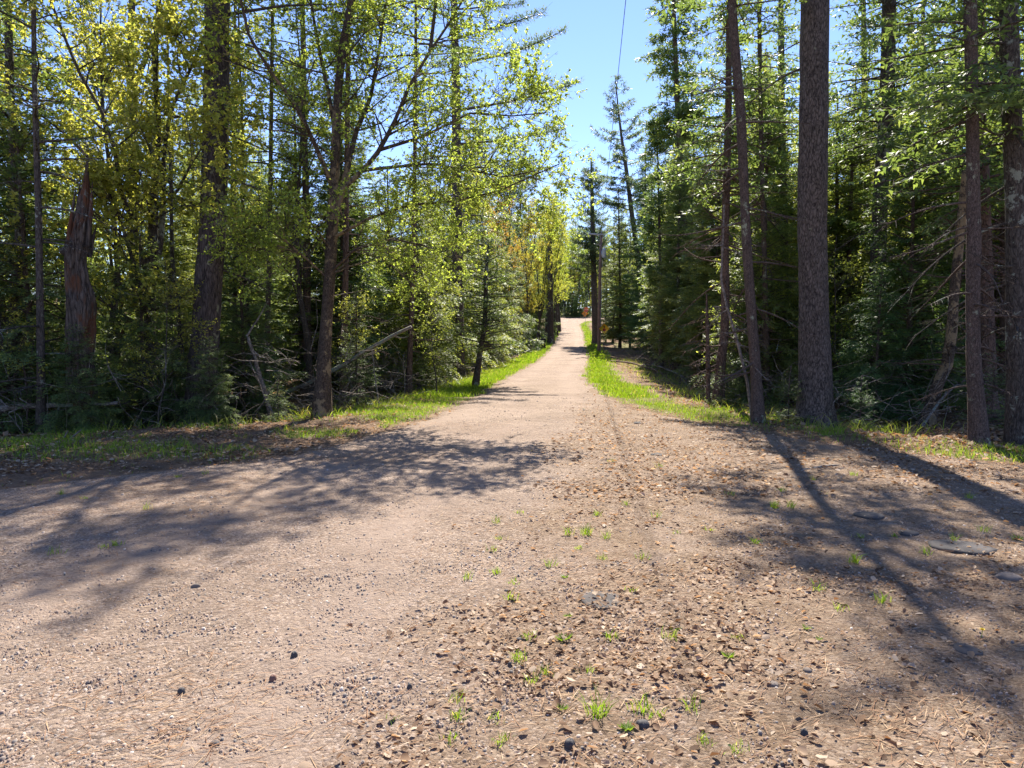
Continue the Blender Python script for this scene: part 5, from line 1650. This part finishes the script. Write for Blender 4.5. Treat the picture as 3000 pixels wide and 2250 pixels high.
# ------------------------------------------------------------------ flat stones and single stones
def flat_stone(px, py, w, d, h, label, matn, seed, name='flat_stone', rot=0.0):
    p = ground_at(px, py); p[2] = float(surf(p[0], p[1]))
    q = np.random.default_rng(seed)
    k = 18
    a = np.arange(k) * 2 * np.pi / k
    rr = 1 + .18 * (vnoise(np.cos(a) * 2 + seed, np.sin(a) * 2 + 3, seed % 90) - .5) * 2 + q.normal(0, .04, k)
    rings = []
    for s, z in ((.9, -.03), (1.0, h * .28), (.82, h * .74), (.5, h * .98), (.2, h * 1.0)):
        rings.append(np.stack([np.cos(a) * w / 2 * rr * s, np.sin(a) * d / 2 * rr * s, z + q.normal(0, h * .07, k)], -1))
    V = np.concatenate(rings)
    c, s_ = math.cos(rot), math.sin(rot)
    V[:, :2] = V[:, :2] @ np.array([[c, s_], [-s_, c]])
    i = np.arange(4)[:, None] * k; j = np.arange(k)[None]
    F = np.stack([i + j, i + (j + 1) % k, i + k + (j + 1) % k, i + k + j], -1).reshape(-1, 4)
    b_ = MB(); b_.add(V, F); b_.f.setdefault(k, []).append((np.arange(4 * k, 5 * k)[None], 0))
    o = b_.build(name, M[matn], None, False); o.location = p
    return tag(o, label, 'stone')


flat_stone(2810, 1618, .46, .42, .022, 'largest flat grey stone slab sunk among leaves at the right', 'slab', 1, rot=-.3)
flat_stone(2660, 1578, .15, .14, .02, 'small flat pale stone left of the largest slab', 'slab', 2)
flat_stone(2545, 1525, .24, .26, .025, 'flat bluish grey stone inside the long trunk shadow', 'slab', 3)
flat_stone(1760, 1778, .27, .27, .003, 'low round grey patch of rock flush with the gravel, centre right', 'slab', 4)
flat_stone(2955, 1712, .18, .12, .03, 'smooth pale stone at the right edge', 'slab_pale', 5)
flat_stone(1925, 1342, .19, .22, .02, 'thin grey flat stone far up in the leaf-strewn gravel', 'slab', 6)
flat_stone(1868, 1246, .16, .20, .02, 'farthest flat grey stone in the leaf-strewn gravel', 'slab', 7)
flat_stone(2830, 1930, .13, .15, .008, 'flat dark grey stone near the yellow flower', 'slab', 8)
flat_stone(2365, 1992, .04, .04, .016, 'round tan pebble above the shaded gravel at lower right', 'slab_pale', 9, 'large_pebble')
flat_stone(862, 1944, .034, .03, .022, 'dark rounded pebble alone on the sandy gravel, lower left', 'dark_stone', 11, 'large_pebble')
flat_stone(533, 2064, .034, .03, .026, 'dark wedge-shaped pebble in the lower left gravel', 'dark_stone', 12, 'large_pebble')
flat_stone(800, 2022, .034, .03, .022, 'dark reddish pebble cluster stone, lower left', 'red_stone', 13, 'large_pebble')
flat_stone(1200, 2043, .022, .02, .02, 'small black pebble standing out at the bottom centre', 'dark_stone', 14, 'large_pebble')
flat_stone(1880, 2155, .06, .045, .024, 'black clod-like stone behind the tall grass tufts at the bottom', 'dark_stone', 15, 'large_pebble')
flat_stone(1668, 2218, .045, .04, .028, 'dark pitted stone at the bottom edge', 'dark_stone', 16, 'large_pebble')
flat_stone(1483, 1754, .026, .026, .012, 'pale cream pebble in the centre gravel', 'slab_pale', 17, 'large_pebble')
flat_stone(1520, 1904, .032, .028, .014, 'slate blue pebble left of the rosette weed', 'dark_stone', 18, 'large_pebble')
flat_stone(1495, 1975, .022, .02, .016, 'small round grey stone below the curved black twig', 'dark_stone', 19, 'large_pebble')
flat_stone(2355, 2185, .034, .03, .028, 'dark stone in the lower right gravel', 'dark_stone', 20, 'large_pebble')
flat_stone(630, 2215, .042, .03, .014, 'grey flat pebble at the bottom left', 'dark_stone', 21, 'large_pebble')
flat_stone(575, 1740, .06, .03, .02, 'pinkish white stone chip on the left gravel', 'slab_pale', 22, 'large_pebble')
flat_stone(2265, 2030, .055, .05, .012, 'cream leaf-like flat stone right of the leaf heap', 'slab_pale', 23, 'large_pebble')

# ------------------------------------------------------------------ grass tufts and weeds growing in the gravel
def z6(a): return (1000 + a[0] / 2.212, 1700 + a[1] / 2.212)
def z3(a): return (1000 + a[0] / 2.212, 1200 + a[1] / 2.212)
def z4(a): return (2000 + a[0] / 2.212, 1200 + a[1] / 2.212)
def z7(a): return (2000 + a[0] / 2.212, 1700 + a[1] / 2.212)


def tuft(pxy, h, n, label, group=None, name='grass_tuft', seed=0, r=.02, dry=.2):
    q = ground_at(*pxy); q[2] = float(surf(q[0], q[1])) + .005
    global RNG
    keep = RNG; RNG = np.random.default_rng(5000 + seed)
    b_ = MB()
    X = RNG.normal(0, r, n); Y = RNG.normal(0, r, n)
    grass_blades(b_, X, Y, h * .45, h, .0042, np.clip(RNG.random(n) * .8 + (RNG.random(n) < dry) * .6, 0, 1), lean=.5, Z=np.full(n, -.005))
    RNG = keep
    o = b_.build(name, M['grass']); o.location = q
    return tag(o, label, 'grass tuft', group)


BIG = [(z6((1672, 960)), .15, 46, 'tallest yellow-green grass tuft at the bottom of the picture'),
       (z6((1940, 930)), .13, 26, 'second tall thin tuft, right of the tallest at the bottom'),
       (z6((2050, 945)), .07, 18, 'short tuft right of the two tall ones, beside the leaf heap'),
       (z6((757, 965)), .055, 34, 'bushy tuft with dark base, bottom centre'),
       (z6((340, 970)), .04, 8, 'tiny green sprout alone in the bottom gravel'),
       (z6((990, 985)), .06, 18, 'loose sparse tuft right of the bushy one'),
       (z6((1217, 425)), .055, 26, 'upright tuft above the slate pebble'),
       (z6((1610, 665)), .055, 20, 'bright star-shaped tuft right of centre'),
       (z6((1730, 440)), .08, 22, 'feathery pale tuft right of the rosette weed'),
       (z6((1320, 670)), .07, 20, 'branching tuft with small side leaves, centre bottom'),
       (z3((1470, 850)), .12, 30, 'left member of the tall tuft row in mid gravel'),
       (z3((1590, 850)), .13, 60, 'densest yellow tuft of the tall row in mid gravel'),
       (z3((1720, 870)), .13, 24, 'right member of the tall tuft row in mid gravel'),
       (z3((1150, 700)), .05, 24, 'low bright tuft beside leaf scraps in mid gravel'),
       (z4((590, 670)), .13, 60, 'dense tuft in the leaf-strewn gravel left of the long shadow'),
       (z4((700, 665)), .13, 40, 'darker tuft just right of the dense one, at the shadow edge'),
       (z4((470, 900)), .06, 40, 'low spread bright tuft in shade at the right'),
       (z4((1110, 1030)), .11, 50, 'dark green tuft inside the broad shadow at the right'),
       (z4((1110, 450)), .10, 26, 'bright tuft on the sunlit leaves right of the shadow'),
       (z7((360, 445)), .045, 26, 'bright little tuft on the gravel above the leaf heap'),
       (z7((45, 900)), .08, 24, 'tuft at the left end of the leaf heap'),
       (z7((340, 1180)), .06, 26, 'pale tuft below the leaf heap')]
for i, (p, h, n, lab) in enumerate(BIG):
    tuft(p, h, n, lab, seed=i)
SM = [z3((1535, 940)), z3((1690, 1010)), z3((1950, 1005)), z3((1350, 1060)), z3((1115, 1170)), z3((1010, 1100)), z3((815, 1145)), z3((1005, 770)), z3((1020, 880)), z3((970, 955)), z3((1840, 650)),
      z3((2060, 400)), z3((2165, 835)), z3((1750, 360)), z3((1660, 720)), z3((2040, 730)), z4((160, 820)), z4((310, 580)), z4((1560, 970)), z4((1760, 900)), z7((140, 1130)), z7((1010, 240)),
      z7((880, 110)), z7((1290, 195)), z6((1885, 115)), z6((1245, 715)), z6((1145, 570)), z6((2130, 430)), z6((710, 1110)), z6((1030, 1140)), z6((740, 840)), z6((1100, 170)), z4((1150, 860)), z4((840, 480)),
      z4((640, 560)), z4((1950, 830)), z4((1370, 860)), z4((2170, 880)), z4((1850, 600)), (255, 1340), (300, 1620), (340, 1615), (160, 1640), (430, 1505), (520, 1410), (250, 1475), (600, 1400), (180, 1460)]
for i, p in enumerate(SM):
    tuft(p, .05 + .02 * (i % 4), 16 + 5 * (i % 3), 'small sparse grass tuft ' + ('at the shaded left dirt edge' if p[0] < 700 else 'near the bottom of the picture' if p[1] > 1900 else 'in the leaf-strewn gravel on the right' if p[0] > 2020 else 'in the middle gravel below the centre' if p[1] > 1560 else 'in the gravel between the clean track and the leaves'), 'small grass tufts in the gravel', seed=100 + i)


def rosette(pxy, r, n, label, seed):
    q = ground_at(*pxy); q[2] = float(surf(q[0], q[1])) + .004
    k = np.random.default_rng(seed)
    a = np.arange(n) * 2.4
    d = norm(np.stack([np.cos(a), np.sin(a), k.uniform(.15, .6, n)], -1))
    s_ = norm(np.cross(d, np.array([0, 0, 1.0])))
    L = r * k.uniform(.6, 1.1, n)
    b_ = MB(); leaves(b_, np.zeros((n, 3)), d, s_, L, L * .28, k.uniform(0, .4, n))
    o = b_.build('weed_rosette', M['grass']); o.location = q; o.color = (.9, .85, 1.3, 1)
    return tag(o, label, 'weed')


rosette(z6((1440, 450)), .06, 16, 'dusty green flat weed rosette in the middle of the bottom gravel', 1)
rosette(z6((1850, 1055)), .05, 12, 'weed rosette beside the black clod at the bottom', 2)
rosette(z6((1467, 285)), .035, 10, 'small broad-leaved weed left of the grey rock patch', 3)
rosette(z7((300, 560)), .05, 12, 'grey-green weed at the top of the leaf heap', 4)
rosette(z7((800, 370)), .035, 8, 'pale weed seedling in the broad right shadow', 5)
rosette(z7((878, 445)), .03, 8, 'pale weed seedling just outside the broad right shadow', 6)
rosette(z3((1450, 1140)), .04, 10, 'weed seedling in the middle gravel', 7)
rosette(z6((1425, 905)), .045, 9, 'broad pale weed left of the tallest tuft', 8)

# dandelion
q = ground_at(2873, 1893); q[2] = float(surf(q[0], q[1]))
e = empty('dandelion', q, 'single yellow dandelion flower in the shaded gravel at the lower right', 'flower')
b_ = MB(); tubes(b_, np.array([[0, 0, 0], [.004, 0, .02], [.005, 0, .04]]), np.array([.0016, .0016, .0016]), 5); b_.build('stem', M['grass'], e)
b_ = MB(); k = 26; a = np.arange(k) * 2.4
d = norm(np.stack([np.cos(a), np.sin(a), .3 + .9 * (np.arange(k) % 3) / 2], -1))
blades(b_, np.tile([.005, 0, .04], (k, 1)), d, norm(np.cross(d, [0, 0, 1.0])), np.full(k, .017), np.full(k, .006), np.full(k, .5)); b_.build('petals', M['petal'], e)

# white angled scrap at the left verge
p = G(205, 1290, .02)
b_ = MB(); tubes(b_, np.array([[0, 0, 0], [.09, .02, .07], [.17, .05, .15]]), np.array([.012, .016, .004]), 5)
tubes(b_, np.array([[-.1, 0, 0], [-.07, .02, .07], [-.05, .03, .13]]), np.array([.012, .014, .003]), 5)
o = b_.build('split_stick', M['slab_pale'], None, True); o.location = p
tag(o, 'pale split stick ends poking up from the dry leaves of the left verge', 'stick')

# ------------------------------------------------------------------ utility pole, wires, signs, bin
PY = 60.0
foot = at_y(1755, 1030, PY); foot[2] = float(gz(foot[0], foot[1]))
top = at_y(1762, 683, PY)
e = empty('utility_pole', foot, 'brown wooden utility pole with crossarm and grey transformer can beside the road', 'utility pole')
H = top[2] - foot[2]
b_ = MB(); tubes(b_, np.array([[0, 0, -.3], [0, 0, H * .3], [.02, 0, H * .7], [top[0] - foot[0], 0, H]]), np.array([.16, .145, .125, .105]), 16)
b_.build('pole', M['pole'], e, True)
tx = top[0] - foot[0]


def box(cx, cy_, cz, sx, sy, sz, rz=0, ry=0):
    v = np.array([[x, y, z] for z in (-.5, .5) for y in (-.5, .5) for x in (-.5, .5)]) * [sx, sy, sz]
    c, s = math.cos(ry), math.sin(ry)
    v = v @ np.array([[c, 0, -s], [0, 1, 0], [s, 0, c]])
    c, s = math.cos(rz), math.sin(rz)
    v = v @ np.array([[c, s, 0], [-s, c, 0], [0, 0, 1]])
    f = np.array([[0, 2, 3, 1], [4, 5, 7, 6], [0, 1, 5, 4], [2, 6, 7, 3], [0, 4, 6, 2], [1, 3, 7, 5]])
    return v + [cx, cy_, cz], f


b_ = MB(); b_.add(*box(tx - .42, -.14, H - .12, 1.35, .10, .12, 0, .07)); ca = b_.build('crossarm', M['crossarm'], e)
b_ = MB(); tubes(b_, np.array([[tx - .95, -.14, H - .03], [tx - .95, -.14, H + .14]]), np.array([.035, .03]), 8)
b_.build('insulator', M['porcelain'], ca, True)
b_ = MB(); tubes(b_, np.array([[tx, 0, H], [tx, 0, H + .16]]), np.array([.035, .03]), 8); b_.build('insulator', M['porcelain'], e, True)
b_ = MB(); tubes(b_, np.array([[tx - .08, -.12, H - 1.05], [tx - .5, -.12, H - .92], [tx - .62, -.12, H - .85]]), np.array([.018, .016, .016]), 6)
b_.build('standoff_bracket', M['steel'], e, True)
b_ = MB(); zc = H - 2.05
prof_r = [(0, .0), (.0, .15), (.04, .17), (.62, .17), (.66, .185), (.70, .17), (.76, .08), (.77, .0)]
tubes(b_, np.array([[tx + .22, -.16, zc + z] for z, r in prof_r[1:]]), np.array([max(r, .01) for z, r in prof_r[1:]]), 18)
tb = b_.build('transformer', M['grey_paint'], e, True)
b_ = MB(); tubes(b_, np.array([[tx + .22, -.16, zc + .74], [tx + .20, -.16, zc + .98]]), np.array([.035, .022]), 8); b_.build('bushing', M['porcelain'], tb, True)
b_ = MB(); b_.add(*box(tx + .06, -.08, zc + .35, .14, .06, .5)); b_.build('bracket', M['steel'], tb)
b_ = MB(); b_.add(*box(.12, -.10, 2.55 * .8, .05, .03, .42)); b_.build('tag_plate', M['white'], e)
b_ = MB(); tubes(b_, np.array([[.10, -.12, .1], [.10, -.12, 2.4], [tx + .09, -.12, H - 2.2]]), np.array([.014, .014, .012]), 5); b_.build('ground_conduit', M['steel'], e, True)

# overhead wire: passes high over the road towards the next pole behind the viewer
w_ = at_y(1831, 0, 20.8)
P0 = np.array([top[0], PY, top[2] + .15]); dirw = (w_ - P0) / (P0[1] - 20.8)
t = np.linspace(0, 1, 40)
END = P0 + (w_ - P0) * 2.2
W = P0[None] + (END - P0)[None] * t[:, None]
W[:, 2] -= 4 * .25 * t * (1 - t)
b_ = MB(); tubes(b_, W, np.full(40, .011), 5)
o = b_.build('overhead_wire', M['wire'], None, True)
tag(o, 'thin dark wire running from the pole top up across the blue sky', 'wire')


def diamond(sz):
    h = sz / math.sqrt(2)
    pts_ = []
    rr = sz * .06
    for cx, cz, a0 in ((0, h - rr * 1.414, 90), (-h + rr * 1.414, 0, 180), (0, -h + rr * 1.414, 270), (h - rr * 1.414, 0, 0)):
        for da in (-45, -15, 15, 45):
            a = math.radians(a0 + da); pts_.append((cx + rr * math.cos(a), cz + rr * math.sin(a)))
    return pts_


def plate(pts2, y0, y1):
    k = len(pts2)
    v = [(x, y0, z) for x, z in pts2] + [(x, y1, z) for x, z in pts2]
    b_ = MB(); v = np.array(v, float)
    q = np.array([[i, (i + 1) % k, k + (i + 1) % k, k + i] for i in range(k)])
    b_.add(v, q)
    b_.f.setdefault(k, []).append((np.arange(k)[None], 0)); b_.f[k].append((np.arange(k)[None, ::-1] + k, 0))
    return b_


def ngon(k, r, rot=0, cx=0, cz=0):
    return [(cx + r * math.cos(rot + i * 2 * math.pi / k), cz + r * math.sin(rot + i * 2 * math.pi / k)) for i in range(k)]


# stop-ahead sign by the pole
c = at_y(1770, 963, PY - .6)
g0 = float(gz(c[0], c[1]))
e = empty('warning_sign', (c[0], c[1], g0), 'yellow diamond sign with black arrow over a red octagon beside the utility pole', 'road sign')
zc = c[2] - g0
b_ = MB(); tubes(b_, np.array([[0, .05, -.2], [0, .05, zc + .25]]), np.array([.03, .03]), 8); b_.build('post', M['bark_maple'], e, True)
fc = plate(diamond(.64), -.004, .004); fb = fc.build('panel', M['yellow'], e); fb.location = (0, -.01, zc)
ar = MB()
ar.add(np.array([[-.09, -.009, .13], [.09, -.009, .13], [0, -.009, .26]]), np.array([[0, 1, 2]])); ar.add(np.array([[-.035, -.009, .06], [.035, -.009, .06], [.035, -.009, .13], [-.035, -.009, .13]]), np.array([[0, 1, 2, 3]]))
ar.build('arrow_symbol', M['black'], fb)
b_ = plate(ngon(8, .135, math.pi / 8, 0, -.09), -.010, -.006); b_.build('stop_symbol', M['dkred'], fb)

# stop sign with an orange-yellow diamond below it, at the far junction
SY = 128.0
c = at_y(1717, 907, SY)
g0 = float(gz(c[0], c[1]))
e = empty('stop_sign', (c[0], c[1], g0), 'red octagonal stop sign above an orange-yellow diamond at the far junction', 'road sign')
zc = c[2] - g0
b_ = MB(); tubes(b_, np.array([[-.1, .05, -.2], [-.1, .05, zc + .3]]), np.array([.03, .03]), 6); b_.build('post', M['steel'], e, True)
b_ = plate(ngon(8, .45, math.pi / 8), -.004, .004); so = b_.build('panel', M['red'], e); so.location = (0, 0, zc)
b_ = plate(ngon(8, .48, math.pi / 8), 0, .004); so2 = b_.build('border', M['white'], so); so2.location = (0, .006, 0)
cu = bpy.data.curves.new('lettering', 'FONT'); cu.body = 'STOP'; cu.size = .34; cu.align_x = 'CENTER'; cu.align_y = 'CENTER'; cu.extrude = .002
tmp = bpy.data.objects.new('lettering_curve', cu); COL.objects.link(tmp); bpy.context.view_layer.update()
me = bpy.data.meshes.new_from_object(tmp.evaluated_get(bpy.context.evaluated_depsgraph_get())); bpy.data.objects.remove(tmp); me.materials.clear(); me.materials.append(M['white'])
to = link('lettering', me, so); to.location = (0, -.010, 0); to.rotation_euler = (math.pi / 2, 0, 0)
b_ = plate(diamond(.85), -.004, .004); dd_ = b_.build('lower_panel', M['orange'], e); dd_.location = (-.22, .03, zc - .72)
b_ = MB(); b_.add(np.array([[-.03, -.009, -.2], [.03, -.009, -.2], [.03, -.009, .1], [-.03, -.009, .1]]), np.array([[0, 1, 2, 3]])); b_.build('stripe_symbol', M['black'], dd_)

# wheeled bin left of the road
c = at_y(1591, 996, 66.0); c[2] = float(gz(c[0], c[1]))
e = empty('wheeled_bin', c, 'black wheeled rubbish bin in the shade at the left roadside', 'bin')
b_ = MB()
v1, f1 = box(0, 0, .5, .5, .5, .86)
v1[:4, :2] *= .8
b_.add(v1, f1); b_.build('body', M['plastic'], e)
b_ = MB(); v1, f1 = box(0, -.01, .955, .58, .62, .05); v1[4:, :2] *= .9; b_.add(v1, f1); b_.build('lid', M['plastic'], e)
b_ = MB(); tubes(b_, np.array([[-.26, .32, .9], [.26, .32, .9]]), np.array([.02, .02]), 6); b_.build('handle', M['plastic'], e)
for s in (-1, 1):
    b_ = MB(); tubes(b_, np.array([[s * .22, .2, .11], [s * .28, .2, .11]]), np.array([.11, .11]), 14); b_.build('wheel', M['plastic'], e)
# fallen twig pile on the far road edge
stick('fallen_branch', G(1705, 1032), G(1726, 1040), .02, .01, 'small dead branch at the right road edge before the pole', seed=70, twigs=3)

print('TRIS', sum(TRIS.values()), {k: v for k, v in sorted(TRIS.items(), key=lambda x: -x[1])[:14]})
print('COUNT', len(bpy.data.objects))
